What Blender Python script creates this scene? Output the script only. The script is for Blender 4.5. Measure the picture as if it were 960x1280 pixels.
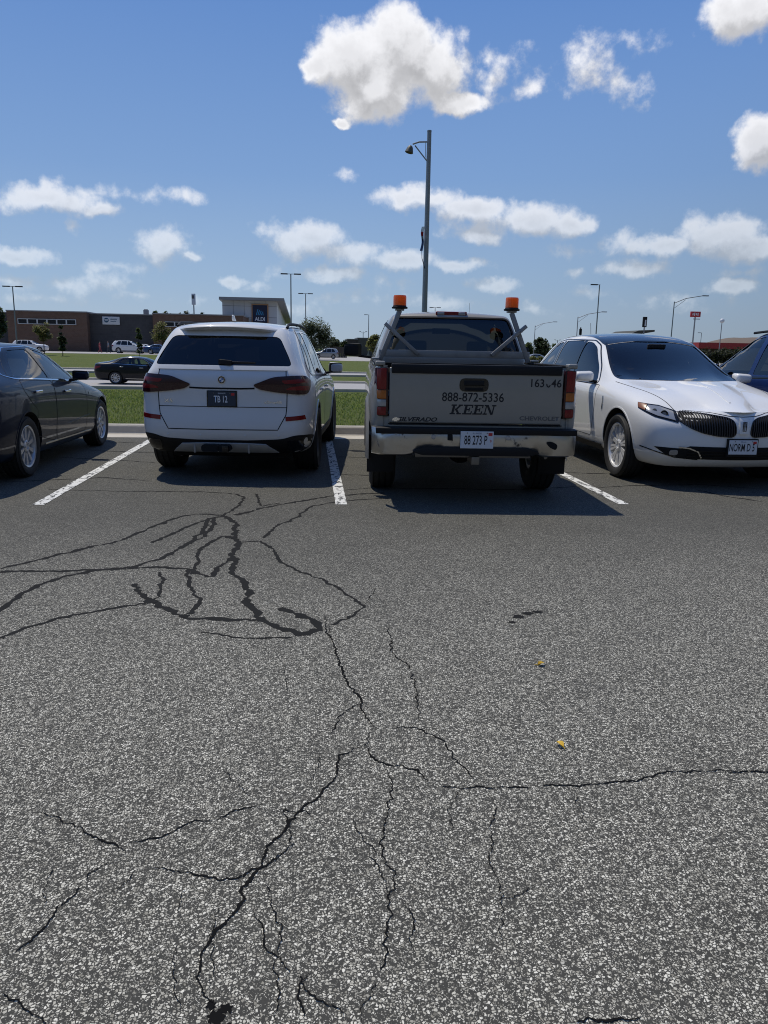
import bpy, bmesh, math, random
from math import radians as R, sin, cos, tan, pi, sqrt, atan2, asin
from mathutils import Vector, Matrix, noise
from mathutils.bvhtree import BVHTree
from mathutils.geometry import delaunay_2d_cdt

sc = bpy.context.scene
for _o in list(bpy.data.objects):
    bpy.data.objects.remove(_o)
col = sc.collection
rng = random.Random(7)

# ------------------------------------------------------------------ camera
CAM_H, PITCH, YAW, ROLL, FPX = 1.4325, .2080, .0965, .0181, 963.3
fwd = Vector((sin(YAW)*cos(PITCH), cos(YAW)*cos(PITCH), -sin(PITCH)))
rt0 = Vector((cos(YAW), -sin(YAW), 0)); up0 = rt0.cross(fwd)
rt = rt0*cos(ROLL) + up0*sin(ROLL); up = -rt0*sin(ROLL) + up0*cos(ROLL)
cd = bpy.data.cameras.new('camera'); cam = bpy.data.objects.new('camera', cd); col.objects.link(cam)
cam.matrix_world = Matrix(((rt.x, up.x, -fwd.x, 0), (rt.y, up.y, -fwd.y, 0), (rt.z, up.z, -fwd.z, CAM_H), (0, 0, 0, 1)))
cd.sensor_fit = 'HORIZONTAL'; cd.sensor_width = 36; cd.lens = FPX/960*36
cd.clip_start = .05; cd.clip_end = 9000
sc.camera = cam
sc.render.resolution_x = 768; sc.render.resolution_y = 1024

def pray(x, y):
    return rt*((x-480)/FPX) - up*((y-640)/FPX) + fwd
def gpt(x, y, z=0.0):
    d = pray(x, y); t = (z-CAM_H)/d.z
    return Vector((d.x*t, d.y*t, z))
def atY(x, y, Y):
    d = pray(x, y); t = Y/d.y
    return Vector((d.x*t, Y, CAM_H+d.z*t))

# ------------------------------------------------------------------ view, sun, sky
sc.view_settings.view_transform = 'Standard'; sc.view_settings.look = 'None'
sc.view_settings.gamma = 1; sc.view_settings.exposure = -0.62
sc.render.engine = 'CYCLES'
sc.cycles.use_denoising = True; sc.cycles.denoiser = 'OPENIMAGEDENOISE'; sc.cycles.denoising_prefilter = 'NONE'; sc.cycles.denoising_input_passes = 'RGB_ALBEDO_NORMAL'
sc.cycles.filter_width = 1.05
sc.cycles.max_bounces = 8; sc.cycles.transparent_max_bounces = 24
sc.cycles.sample_clamp_indirect = 3
sc.cycles.glossy_bounces = 3; sc.cycles.diffuse_bounces = 3
sc.cycles.caustics_reflective = False; sc.cycles.caustics_refractive = False
SUN = Vector((-.35, .47, 1.28)).normalized()
sl = bpy.data.lights.new('sun', 'SUN'); sl.energy = 4.9; sl.angle = R(.53); sl.color = (1, .935, .82)
so = bpy.data.objects.new('sun', sl); col.objects.link(so); so.location = (0, 0, 60)
so.rotation_euler = SUN.to_track_quat('Z', 'Y').to_euler()
world = bpy.data.worlds.new('World'); sc.world = world; world.use_nodes = True
world.cycles.sampling_method = 'MANUAL'; world.cycles.sample_map_resolution = 512
NT = world.node_tree; NT.nodes.clear()

class NG:
    """tiny node-graph helper"""
    def __init__(s, nt): s.nt = nt
    def n(s, t, ins=None, **kw):
        nd = s.nt.nodes.new(t)
        for k, v in kw.items(): setattr(nd, k, v)
        for k, v in (ins or {}).items():
            if isinstance(v, bpy.types.NodeSocket): s.nt.links.new(v, nd.inputs[k])
            elif isinstance(v, bpy.types.Node): s.nt.links.new(v.outputs[0], nd.inputs[k])
            else: nd.inputs[k].default_value = v
        return nd
    def m(s, op, a, b=None, c=None, clamp=False):
        ins = {0: a}
        if b is not None: ins[1] = b
        if c is not None: ins[2] = c
        return s.n('ShaderNodeMath', ins, operation=op, use_clamp=clamp).outputs[0]
    def vm(s, op, a, b=None, c=None, out=0):
        ins = {0: a}
        if b is not None: ins[1] = b
        if c is not None: ins[2] = c
        return s.n('ShaderNodeVectorMath', ins, operation=op).outputs[out]
    def noise(s, vec, scale, det=4, rough=.5, dist=0, out=0, dim='3D'):
        nd = s.n('ShaderNodeTexNoise', {'Scale': scale, 'Detail': det, 'Roughness': rough, 'Distortion': dist}, noise_dimensions=dim)
        if vec is not None: s.nt.links.new(vec, nd.inputs['Vector'])
        return nd.outputs[out]
    def ss(s, x, a, b, lo=0., hi=1., kind='SMOOTHSTEP'):
        nd = s.n('ShaderNodeMapRange', {0: x, 1: a, 2: b, 3: lo, 4: hi}, interpolation_type=kind)
        return nd.outputs[0]
    def mix(s, f, a, b, blend='MIX'):
        nd = s.nt.nodes.new('ShaderNodeMix'); nd.data_type = 'RGBA'; nd.blend_type = blend
        for k, v in ((0, f), (6, a), (7, b)):
            if isinstance(v, bpy.types.NodeSocket): s.nt.links.new(v, nd.inputs[k])
            else:
                if k and len(v) == 3: v = (*v, 1)
                nd.inputs[k].default_value = v
        return nd.outputs[2]
    def ramp(s, x, stops, interp='LINEAR'):
        nd = s.n('ShaderNodeValToRGB', {0: x}); cr = nd.color_ramp; cr.interpolation = interp
        while len(cr.elements) < len(stops): cr.elements.new(.5)
        for e, (p, c) in zip(cr.elements, stops):
            e.position = p; e.color = (*c, 1) if len(c) == 3 else c
        return nd.outputs[0]

# cumulus clouds: (image-measured direction, angular radii) turned into azimuth / elevation on the sky
CL = [(440,72,52,42),(500,58,54,42),(535,88,52,42),(470,112,58,38),(572,125,36,14),(400,82,22,22),(426,152,12,6),(930,12,50,30),(950,178,30,32),
 (60,250,78,17),(120,262,30,9),(25,319,46,11),(205,308,37,24),(238,322,15,7),
 (520,247,62,16),(600,262,60,15),(655,276,84,22),(600,292,46,13),(712,281,38,13),(385,300,58,25),(440,317,52,18),(500,325,60,14),
 (425,342,46,12),(570,332,46,10),(890,296,58,25),(835,308,58,13),(930,314,46,18),(790,336,42,13),(292,353,24,8),(620,356,38,11),(912,357,34,11)]
# thinner, torn ones
CW = [(622,92,30,22),(664,113,38,14),(750,84,48,32),(718,78,24,16),(774,100,22,20),(572,44,12,14),(90,281,14,9),(235,244,18,9),(435,212,15,11),(110,240,60,10),(612,72,12,10),
 (345,342,28,10),(772,305,30,14),(728,368,30,9),(700,313,26,11),(145,335,38,9),(148,352,30,10),(85,357,60,13),(172,370,36,9),(318,360,22,7),(475,350,30,10),(20,352,36,9),
 (660,385,60,9),(560,378,50,9),(440,372,50,10),(860,378,60,10),(240,376,44,7),(60,376,60,8),(350,388,60,7),(720,340,20,8),(930,340,40,8)]
fg = bpy.data.node_groups.new('cloud_field', 'ShaderNodeTree')
fg.interface.new_socket('P', in_out='INPUT', socket_type='NodeSocketVector')
fg.interface.new_socket('D', in_out='INPUT', socket_type='NodeSocketVector')
fg.interface.new_socket('F', in_out='OUTPUT', socket_type='NodeSocketFloat')
g = NG(fg)
gi = g.n('NodeGroupInput'); go = g.n('NodeGroupOutput')
P0 = gi.outputs['P']; D3 = gi.outputs['D']
wrp = g.n('ShaderNodeTexNoise', {'Vector': D3, 'Scale': 22.0, 'Detail': 5.0, 'Roughness': .6}).outputs[1]
P = g.vm('MULTIPLY_ADD', g.vm('SUBTRACT', wrp, (.5, .5, .5)), (.036, .024, 0), P0)
flds = []
for LST, gain in ((CL[:9], 2.3), (CL[9:], 1.6), (CW, .62)):
  cur = None
  for (cx, cy, rx, ry) in LST:
      d = pray(cx, cy).normalized(); az = atan2(d.x, d.y); el = asin(d.z)
      ax, ay = rx/FPX*1.04, ry/FPX*1.06
      v = g.vm('MULTIPLY_ADD', P, (1/ax, 1/ay, 0), (-az/ax, -el/ay, 0))
      L = g.vm('LENGTH', v, out=1)
      cur = L if cur is None else g.n('ShaderNodeMath', {0: cur, 1: L, 2: .35}, operation='SMOOTH_MIN').outputs[0]
  flds.append(g.m('MULTIPLY', g.m('SUBTRACT', 1.0, cur), gain))
fld = g.m('MAXIMUM', g.m('MAXIMUM', flds[0], flds[1]), flds[2])
n1 = g.noise(D3, 11, 3, .5); n2 = g.noise(D3, 32, 9, .58)
nn = g.m('MULTIPLY_ADD', g.m('SUBTRACT', n2, .5), 2.8, g.m('MULTIPLY', g.m('SUBTRACT', n1, .5), .9))
tot = g.m('ADD', fld, nn)
# scattered small cloud away from the measured ones, so the sky carries on outside the frame
sepP = g.n('ShaderNodeSeparateXYZ', {0: P})
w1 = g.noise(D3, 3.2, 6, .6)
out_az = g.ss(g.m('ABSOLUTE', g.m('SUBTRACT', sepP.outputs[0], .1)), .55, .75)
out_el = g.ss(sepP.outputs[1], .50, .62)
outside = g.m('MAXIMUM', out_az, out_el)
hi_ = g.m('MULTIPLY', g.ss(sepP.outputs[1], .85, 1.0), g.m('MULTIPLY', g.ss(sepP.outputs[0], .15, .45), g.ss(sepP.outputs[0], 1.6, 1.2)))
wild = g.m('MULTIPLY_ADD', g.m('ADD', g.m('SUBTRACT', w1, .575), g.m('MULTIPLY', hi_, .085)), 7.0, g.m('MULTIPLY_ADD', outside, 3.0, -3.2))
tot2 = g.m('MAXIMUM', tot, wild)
fg.links.new(tot2, go.inputs[0])

g = NG(NT)
tc = g.n('ShaderNodeTexCoord')
dirv = g.vm('NORMALIZE', tc.outputs['Generated'])
sep = g.n('ShaderNodeSeparateXYZ', {0: dirv})
azn = g.m('ARCTAN2', sep.outputs[0], sep.outputs[1]); eln = g.m('ARCSINE', sep.outputs[2])
pv = g.n('ShaderNodeCombineXYZ', {0: azn, 1: eln, 2: 0.0}).outputs[0]
def field(du, dv):
    p = g.vm('ADD', pv, (du, dv, 0)) if (du or dv) else pv
    dd = g.vm('ADD', dirv, (du, 0, dv)) if (du or dv) else dirv
    nd = g.n('ShaderNodeGroup'); nd.node_tree = fg
    NT.links.new(p, nd.inputs[0]); NT.links.new(dd, nd.inputs[1]); return nd.outputs[0]
f0 = field(0, 0); f1 = field(-.008, .022)
dens = g.ss(f0, -.02, 1.0)
lit = g.ss(g.m('SUBTRACT', f0, f1), -.7, .9)           # thin towards the sun: bright rim; thick above: grey base
thick = g.ss(f0, .7, 2.0)
lum = g.m('MULTIPLY_ADD', lit, .62, g.m('MULTIPLY_ADD', thick, -.24, .88))
sky = g.n('ShaderNodeTexSky', sky_type='NISHITA', sun_disc=False, sun_elevation=asin(SUN.z), sun_rotation=atan2(SUN.x, SUN.y),
          altitude=200, air_density=1.0, dust_density=1.2, ozone_density=1.6)
SKY_S = .085
skyn = g.vm('SCALE', sky.outputs[0]); skyn.node.inputs[3].default_value = SKY_S
# humid summer air: the sky whitens to pale blue towards the horizon and deepens overhead
tint = g.ramp(g.m('MULTIPLY', eln, .9), [(0, (.70, .88, 1.08)), (.07, (.52, .76, 1.10)), (.18, (.33, .58, 1.06)), (.35, (.19, .42, .98)), (1, (.08, .22, .68))])
skym = g.mix(.85, skyn, tint)
# sky dimmed and greyed away from the sun to cut the fill light
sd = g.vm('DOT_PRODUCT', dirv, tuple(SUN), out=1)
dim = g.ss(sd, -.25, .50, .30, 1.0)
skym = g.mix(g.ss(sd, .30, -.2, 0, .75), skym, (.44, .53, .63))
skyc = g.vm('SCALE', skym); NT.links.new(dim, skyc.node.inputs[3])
hz = g.ss(eln, .0, .22)
ccol = g.mix(hz, (.78, .86, .95), (1.0, 1.0, 1.03))
cc = g.vm('SCALE', ccol); NT.links.new(lum, cc.node.inputs[3])
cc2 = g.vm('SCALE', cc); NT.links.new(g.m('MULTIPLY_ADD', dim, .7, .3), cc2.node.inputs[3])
# air in front of low clouds keeps them pale and thin
dn = g.m('MULTIPLY', dens, g.ss(eln, -.01, .26, .34, .97, 'LINEAR'))
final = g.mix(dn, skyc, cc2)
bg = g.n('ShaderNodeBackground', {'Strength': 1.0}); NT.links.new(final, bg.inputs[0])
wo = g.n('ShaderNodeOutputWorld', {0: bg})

# ------------------------------------------------------------------ tagging / object helpers
def tag(o, label=None, cat=None, group=None, kind=None):
    if label: o['label'] = label
    if cat: o['category'] = cat
    if group: o['group'] = group
    if kind: o['kind'] = kind
    return o
def empty(name, loc=(0, 0, 0), rz=0, parent=None):
    o = bpy.data.objects.new(name, None); col.objects.link(o)
    o.location = loc; o.rotation_euler = (0, 0, rz); o.parent = parent; o.empty_display_size = .2
    return o
def link(name, me, mats, parent=None):
    o = bpy.data.objects.new(name, me); col.objects.link(o)
    for m_ in (mats if isinstance(mats, (list, tuple)) else [mats]):
        if m_ is not None and len(me.materials) < 8: me.materials.append(m_)
    o.parent = parent
    return o
def copy_tree(o, parent=None):
    c = o.copy(); col.objects.link(c); c.parent = parent
    for ch in list(o.children): copy_tree(ch, c)
    return c
def obm(name, bm, mats, parent=None, smooth=False, bevel=0, seg=2, angle=None):
    if bevel:
        es = [e for e in bm.edges if len(e.link_faces) == 2 and e.calc_face_angle(0) > .5]
        bmesh.ops.bevel(bm, geom=es, offset=bevel, segments=seg, profile=.6, affect='EDGES', clamp_overlap=True)
        smooth = True if angle is None else smooth
        angle = angle or R(35)
    me = bpy.data.meshes.new(name); bm.to_mesh(me); bm.free()
    if smooth:
        for p in me.polygons: p.use_smooth = True
        me.set_sharp_from_angle(angle=angle or R(40))
    return link(name, me, mats, parent)
def box(bm, c, s, rot=None, mi=0):
    r = bmesh.ops.create_cube(bm, size=1)
    M = Matrix.Translation(c) @ (rot.to_4x4() if rot is not None else Matrix()) @ Matrix.Diagonal((*s, 1))
    bmesh.ops.transform(bm, matrix=M, verts=r['verts'])
    if mi:
        for f in set(f for v in r['verts'] for f in v.link_faces): f.material_index = mi
    return r['verts']
def cyl(bm, a, b, r1, r2=None, n=16, cap=True, mi=0):
    a = Vector(a); b = Vector(b); d = b-a
    r = bmesh.ops.create_cone(bm, cap_ends=cap, segments=n, radius1=r1, radius2=r1 if r2 is None else r2, depth=d.length)
    M = Matrix.Translation((a+b)/2) @ d.to_track_quat('Z', 'Y').to_matrix().to_4x4()
    bmesh.ops.transform(bm, matrix=M, verts=r['verts'])
    if mi:
        for f in set(f for v in r['verts'] for f in v.link_faces): f.material_index = mi
    return r['verts']
def bar(bm, a, b, w, h, upv=(0, 0, 1), mi=0):
    a = Vector(a); b = Vector(b); d = (b-a); L = d.length; d.normalize()
    x = d.cross(Vector(upv)); x.normalize(); z = x.cross(d)
    M = Matrix(((x.x, d.x, z.x), (x.y, d.y, z.y), (x.z, d.z, z.z)))
    return box(bm, (a+b)/2, (w, L, h), M, mi)
def tube(bm, pts, r, n=8, mi=0):
    pts = [Vector(p) for p in pts]; rings = []
    for i, p in enumerate(pts):
        t = (pts[min(i+1, len(pts)-1)] - pts[max(i-1, 0)]).normalized()
        a = t.orthogonal().normalized() if i == 0 else (rings_a - t*rings_a.dot(t)).normalized()
        rings_a = a; b = t.cross(a); rr = r[i] if isinstance(r, (list, tuple)) else r
        rings.append([bm.verts.new(p + (a*cos(2*pi*k/n) + b*sin(2*pi*k/n))*rr) for k in range(n)])
    for i in range(len(rings)-1):
        for k in range(n):
            f = bm.faces.new((rings[i][k], rings[i][(k+1) % n], rings[i+1][(k+1) % n], rings[i+1][k])); f.material_index = mi
    for q in (rings[0][::-1], rings[-1]): bm.faces.new(q).material_index = mi
def lathe(bm, prof, axis='y', n=40, c=(0, 0, 0), mi=0, closed=False):
    """prof: (axial, radius)"""
    c = Vector(c); rings = []
    for (a, r) in prof:
        rg = []
        for k in range(n):
            t = 2*pi*k/n
            v = Vector((r*cos(t), a, r*sin(t))) if axis == 'y' else Vector((r*cos(t), r*sin(t), a)) if axis == 'z' else Vector((a, r*cos(t), r*sin(t)))
            rg.append(bm.verts.new(c+v))
        rings.append(rg)
    m_ = len(rings) if closed else len(rings)-1
    for i in range(m_):
        A, B = rings[i], rings[(i+1) % len(rings)]
        for k in range(n):
            bm.faces.new((A[k], A[(k+1) % n], B[(k+1) % n], B[k])).material_index = mi
    if not closed:
        for q, rr in ((rings[0], prof[0][1]), (rings[-1], prof[-1][1])):
            if rr > 1e-4: bm.faces.new(q).material_index = mi
def prism(bm, pts2, axis, a, b, mi=0):
    """extrude a 2D polygon; axis 'y': pts=(x,z); 'x': (y,z); 'z': (x,y)"""
    def mk(p, t):
        return (p[0], t, p[1]) if axis == 'y' else (t, p[0], p[1]) if axis == 'x' else (p[0], p[1], t)
    A = [bm.verts.new(mk(p, a)) for p in pts2]; B = [bm.verts.new(mk(p, b)) for p in pts2]
    n = len(pts2); fs = [bm.faces.new(A), bm.faces.new(B[::-1])]
    for i in range(n): fs.append(bm.faces.new((A[i], B[i], B[(i+1) % n], A[(i+1) % n])))
    for f in fs: f.material_index = mi
    bmesh.ops.recalc_face_normals(bm, faces=fs)
    return fs

# ------------------------------------------------------------------ materials
def mat(name, base=(.5, .5, .5), rough=.6, metal=0, coat=0, spec=.5, emit=None, es=0, bump=None, var=0, vscale=8, coat_rough=.03):
    m_ = bpy.data.materials.new(name); m_.use_nodes = True; nt = m_.node_tree; b = nt.nodes['Principled BSDF']
    b.inputs['Base Color'].default_value = (*base, 1); b.inputs['Roughness'].default_value = rough
    b.inputs['Metallic'].default_value = metal; b.inputs['Coat Weight'].default_value = coat
    b.inputs['Coat Roughness'].default_value = coat_rough
    b.inputs['Specular IOR Level'].default_value = spec
    if emit: b.inputs['Emission Color'].default_value = (*emit, 1); b.inputs['Emission Strength'].default_value = es
    gg = NG(nt); tcn = gg.n('ShaderNodeTexCoord')
    nz = gg.noise(tcn.outputs['Object'], vscale, 5, .6)
    if var:
        c0 = tuple(max(0, c*(1-var)) for c in base); c1 = tuple(c*(1+var) for c in base)
        nt.links.new(gg.mix(nz, c0, c1), b.inputs['Base Color'])
    if bump:
        bn = gg.n('ShaderNodeBump', {'Strength': bump[0], 'Distance': bump[1], 'Height': gg.noise(tcn.outputs['Object'], bump[2], 4, .6)})
        nt.links.new(bn.outputs[0], b.inputs['Normal'])
    return m_
def glass(name, tint, rough=0.0, refl=1.0):
    m_ = bpy.data.materials.new(name); m_.use_nodes = True; nt = m_.node_tree; nt.nodes.clear(); gg = NG(nt)
    t = gg.n('ShaderNodeBsdfTransparent', {0: (*tint, 1)}); gl = gg.n('ShaderNodeBsdfGlossy', {'Color': (refl, refl, refl, 1), 'Roughness': rough})
    fr = gg.n('ShaderNodeFresnel', {'IOR': 1.6})
    mx = gg.n('ShaderNodeMixShader', {0: fr.outputs[0]}); nt.links.new(t.outputs[0], mx.inputs[1]); nt.links.new(gl.outputs[0], mx.inputs[2])
    gg.n('ShaderNodeOutputMaterial', {0: mx}); return m_
def paint(name, base, flake=0, rough=.35, dirt=.0, dirtcol=(.2, .18, .15), coat=.9, cior=1.42):
    m_ = bpy.data.materials.new(name); m_.use_nodes = True; nt = m_.node_tree; b = nt.nodes['Principled BSDF']; gg = NG(nt)
    tcn = gg.n('ShaderNodeTexCoord')
    b.inputs['Roughness'].default_value = rough; b.inputs['Metallic'].default_value = flake
    b.inputs['Coat Weight'].default_value = coat; b.inputs['Coat Roughness'].default_value = .04; b.inputs['Coat IOR'].default_value = cior; b.inputs['Specular IOR Level'].default_value = .1
    nz = gg.noise(tcn.outputs['Object'], 1.3, 6, .65)
    c = gg.mix(nz, tuple(x*.94 for x in base), tuple(min(1, x*1.05) for x in base))
    if dirt:
        sp = gg.n('ShaderNodeSeparateXYZ', {0: tcn.outputs['Object']})
        low = gg.ss(sp.outputs[2], .75, .25); n2_ = gg.noise(tcn.outputs['Object'], 6, 6, .7)
        f = gg.m('MULTIPLY', gg.m('MULTIPLY_ADD', low, .85, .15), gg.ss(n2_, .35, .75)); f = gg.m('MULTIPLY', f, dirt)
        c = gg.mix(f, c, dirtcol)
        nt.links.new(gg.m('MULTIPLY_ADD', f, .6, .04), b.inputs['Coat Roughness'])
    nt.links.new(c, b.inputs['Base Color'])
    return m_
M = {}
M['black'] = mat('black_plastic', (.009, .009, .010), .62, spec=.3, var=.3, bump=(.3, .002, 200))
M['gloss'] = mat('gloss_black', (.008, .008, .009), .12)
M['well'] = mat('wheel_well', (.008, .008, .008), .95)
M['gap'] = mat('panel_gap', (.004, .004, .004), .9)
M['rubber'] = mat('tyre_rubber', (.018, .018, .018), .75, var=.3, vscale=20, bump=(.4, .004, 90))
M['alloy'] = mat('alloy_rim', (.55, .56, .58), .32, metal=.6); M['brightalloy'] = mat('bright_alloy', (.80, .80, .80), .28, metal=.35)
M['darkalloy'] = mat('dark_alloy', (.06, .06, .065), .3, metal=.8)
M['chrome'] = mat('chrome', (.78, .79, .8), .07, metal=1)
M['steel'] = mat('brake_disc', (.2, .2, .2), .4, metal=1)
M['red'] = mat('red_lens', (.20, .006, .008), .22, coat=.3, spec=.3)
M['smoke'] = mat('smoked_red_lens', (.030, .003, .006), .15, coat=.3, spec=.35)
M['amber'] = mat('amber_lens', (.42, .11, .008), .22, coat=.3)
M['clear'] = mat('clear_lens', (.32, .33, .34), .12, coat=1, metal=.3)
M['cloth'] = mat('seat_cloth', (.06, .058, .055), .85, var=.2)
M['tan'] = mat('tan_seat', (.24, .21, .17), .8, var=.15)
M['dash'] = mat('dashboard', (.02, .02, .021), .7)
M['platew'] = mat('plate_white', (.62, .65, .68), .4)
M['plated'] = mat('plate_dark_blue', (.02, .035, .06), .4)
M['ink'] = mat('ink_black', (.01, .01, .012), .6)
M['inkw'] = mat('ink_white', (.75, .77, .8), .5)
M['inkblue'] = mat('ink_blue', (.02, .06, .2), .5)
M['inkred'] = mat('ink_red', (.5, .03, .03), .5)
M['glass'] = glass('tinted_glass', (.62, .68, .66))
M['dglass'] = glass('privacy_glass', (.05, .055, .06))
M['wglass'] = glass('windshield_glass', (.7, .76, .72))
M['galv'] = mat('galvanised_steel', (.30, .31, .32), .5, metal=.5, var=.15, vscale=5)
M['alu'] = mat('worn_aluminium', (.30, .30, .30), .45, metal=.6, var=.25, vscale=9)
M['bark'] = mat('bark', (.10, .075, .055), .9, var=.3, vscale=6, bump=(.6, .02, 20))
def leafmat(name, c, v=.45):
    m_ = bpy.data.materials.new(name); m_.use_nodes = True; nt = m_.node_tree; b = nt.nodes['Principled BSDF']; gg = NG(nt)
    gm = gg.n('ShaderNodeNewGeometry'); rnd = gm.outputs['Random Per Island']
    cc_ = gg.mix(rnd, tuple(x*(1-v) for x in c), tuple(x*(1+v) for x in c))
    nt.links.new(cc_, b.inputs['Base Color']); b.inputs['Roughness'].default_value = .6
    tr = gg.n('ShaderNodeBsdfTranslucent'); nt.links.new(cc_, tr.inputs[0])
    mx = gg.n('ShaderNodeMixShader', {0: .5}); nt.links.new(b.outputs[0], mx.inputs[1]); nt.links.new(tr.outputs[0], mx.inputs[2])
    nt.links.new(mx.outputs[0], nt.nodes['Material Output'].inputs[0]); return m_
# ------------------------------------------------------------------ ground
def asphalt_mat():
    m_ = bpy.data.materials.new('worn_asphalt'); m_.use_nodes = True; nt = m_.node_tree; b = nt.nodes['Principled BSDF']; gg = NG(nt)
    tcn = gg.n('ShaderNodeTexCoord'); o = tcn.outputs['Object']
    wob = gg.vm('ADD', o, gg.vm('SCALE', gg.n('ShaderNodeTexNoise', {'Vector': o, 'Scale': 60.0, 'Detail': 2.0}).outputs[1]))
    wob.node.inputs[1].links[0].from_node.inputs[3].default_value = .006
    def stones(scale, lo, hi, seed):
        v = gg.n('ShaderNodeTexVoronoi', {'Vector': wob, 'Scale': scale, 'Randomness': 1.0}, feature='F1')
        e = gg.n('ShaderNodeTexVoronoi', {'Vector': wob, 'Scale': scale, 'Randomness': 1.0}, feature='DISTANCE_TO_EDGE')
        sp = gg.n('ShaderNodeSeparateColor', {0: v.outputs['Color']})
        present = gg.ss(sp.outputs[seed], lo, lo+.04)
        edge = gg.ss(e.outputs[0], .09, .20)
        return gg.m('MULTIPLY', present, edge), sp.outputs[(seed+1) % 3], v.outputs['Distance']
    s1, c1, d1 = stones(122, .42, 0, 0); s2, c2, d2 = stones(250, .5, 0, 1)
    large = gg.noise(o, .35, 5, .6); mid = gg.noise(o, 2.2, 5, .65)
    spx = gg.n('ShaderNodeSeparateXYZ', {0: o})
    # darker towards the stalls: fewer stones show through the binder
    stone_show = gg.ss(gg.m('ADD', spx.outputs[1], gg.m('MULTIPLY', gg.m('SUBTRACT', large, .5), 3.0)), 6.8, 2.6)
    stone_show = gg.m('MULTIPLY', gg.m('MULTIPLY_ADD', stone_show, .74, .26), gg.ss(mid, .18, .55, .80, 1.0))
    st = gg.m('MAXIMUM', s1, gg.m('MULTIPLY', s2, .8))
    st = gg.m('MULTIPLY', st, stone_show)
    stone = gg.ramp(c1, [(0, (.23, .217, .175)), (.3, (.42, .40, .33)), (.7, (.60, .575, .48)), (1, (.77, .74, .63))])
    binder = gg.mix(mid, (.046, .045, .039), (.070, .068, .059))
    bcol = gg.mix(st, binder, stone)
    # dark oil stains
    stain = gg.ss(gg.noise(o, 1.1, 4, .6, .6), .63, .74)
    bcol = gg.mix(gg.m('MULTIPLY', stain, .35), bcol, (.035, .035, .036))
    nt.links.new(bcol, b.inputs['Base Color'])
    nt.links.new(gg.m('MULTIPLY_ADD', st, -.2, .88), b.inputs['Roughness'])
    b.inputs['Specular IOR Level'].default_value = .2
    hgt = gg.m('SUBTRACT', gg.m('MULTIPLY', st, .5), gg.m('MULTIPLY', d1, .3))
    bn = gg.n('ShaderNodeBump', {'Strength': .7, 'Distance': .004, 'Height': hgt}); nt.links.new(bn.outputs[0], b.inputs['Normal'])
    return m_
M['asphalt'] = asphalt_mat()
M['tar'] = mat('crack_sealant', (.017, .017, .016), .9, spec=.12, var=.3, vscale=9)
M['crack'] = mat('open_crack', (.010, .010, .010), 1, spec=.05)
M['concrete'] = mat('kerb_concrete', (.50, .46, .385), .85, var=.28, vscale=3, bump=(.4, .006, 40))
M['roadc'] = mat('road_concrete', (.36, .345, .33), .8, var=.12, vscale=.6)
M['roada'] = mat('road_asphalt', (.12, .11, .11), .85, var=.2, vscale=.6)
def paint_line():
    m_ = bpy.data.materials.new('white_line_paint'); m_.use_nodes = True; nt = m_.node_tree; b = nt.nodes['Principled BSDF']; gg = NG(nt)
    o = gg.n('ShaderNodeTexCoord').outputs['Object']
    n_ = gg.noise(gg.vm('MULTIPLY', o, (1, .45, 1)), 17, 6, .7, .4); n3 = gg.noise(o, 120, 3, .6)
    f = gg.ss(gg.m('MULTIPLY_ADD', n3, .12, n_), .57, .63); f2 = gg.noise(o, 5, 4, .6)
    c = gg.mix(f, gg.mix(f2, (.60, .60, .56), (.78, .78, .74)), (.06, .06, .06))
    nt.links.new(c, b.inputs['Base Color']); b.inputs['Roughness'].default_value = .75; return m_
M['line'] = paint_line()
def grass_mat(name, a, b_, c_):
    m_ = bpy.data.materials.new(name); m_.use_nodes = True; nt = m_.node_tree; b = nt.nodes['Principled BSDF']; gg = NG(nt)
    o = gg.n('ShaderNodeTexCoord').outputs['Object']
    n1_ = gg.noise(o, .25, 5, .6); n2_ = gg.noise(gg.vm('MULTIPLY', o, (1, .5, 1)), 5, 6, .7); n3 = gg.noise(o, 60, 3, .7)
    c = gg.mix(gg.ss(n1_, .35, .65), a, b_); c = gg.mix(gg.ss(n2_, .42, .72), c, c_)
    c = gg.mix(gg.m('MULTIPLY', n3, .6), c, tuple(x*.35 for x in a))
    nt.links.new(c, b.inputs['Base Color']); b.inputs['Roughness'].default_value = .9; b.inputs['Specular IOR Level'].default_value = .15
    bn = gg.n('ShaderNodeBump', {'Strength': .8, 'Distance': .05, 'Height': n3}); nt.links.new(bn.outputs[0], b.inputs['Normal']); return m_
M['grass'] = grass_mat('mown_grass', (.095, .135, .026), (.12, .152, .034), (.18, .18, .06))

PROF = [(-400, -.06), (13.12, -.06), (13.27, .11), (13.8, .13), (18, .02), (30, -.42), (37.7, -.62), (46.8, -.62), (48, -.55), (55.5, -.52), (64, -.55), (80, -.35), (108, None), (170, None), (400, None), (5000, None)]
def zfar(X):
    t = min(1, max(0, (X+22)/22)); t = t*t*(3-2*t); return .12 - .42*t
def terr(X, Y):
    for (a, za), (b, zb) in zip(PROF, PROF[1:]):
        if Y <= b:
            za = zfar(X) if za is None else za; zb = zfar(X) if zb is None else zb
            t = (Y-a)/(b-a); return za+(zb-za)*max(0, min(1, t))
    return zfar(X)
def sheet(name, xs, ys, zf, m_, kind='structure'):
    bm = bmesh.new(); V = [[bm.verts.new((x, y, zf(x, y))) for x in xs] for y in ys]
    for j in range(len(ys)-1):
        for i in range(len(xs)-1): bm.faces.new((V[j][i], V[j][i+1], V[j+1][i+1], V[j+1][i]))
    o = obm(name, bm, m_, None, True, angle=R(60)); tag(o, kind=kind); return o
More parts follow.
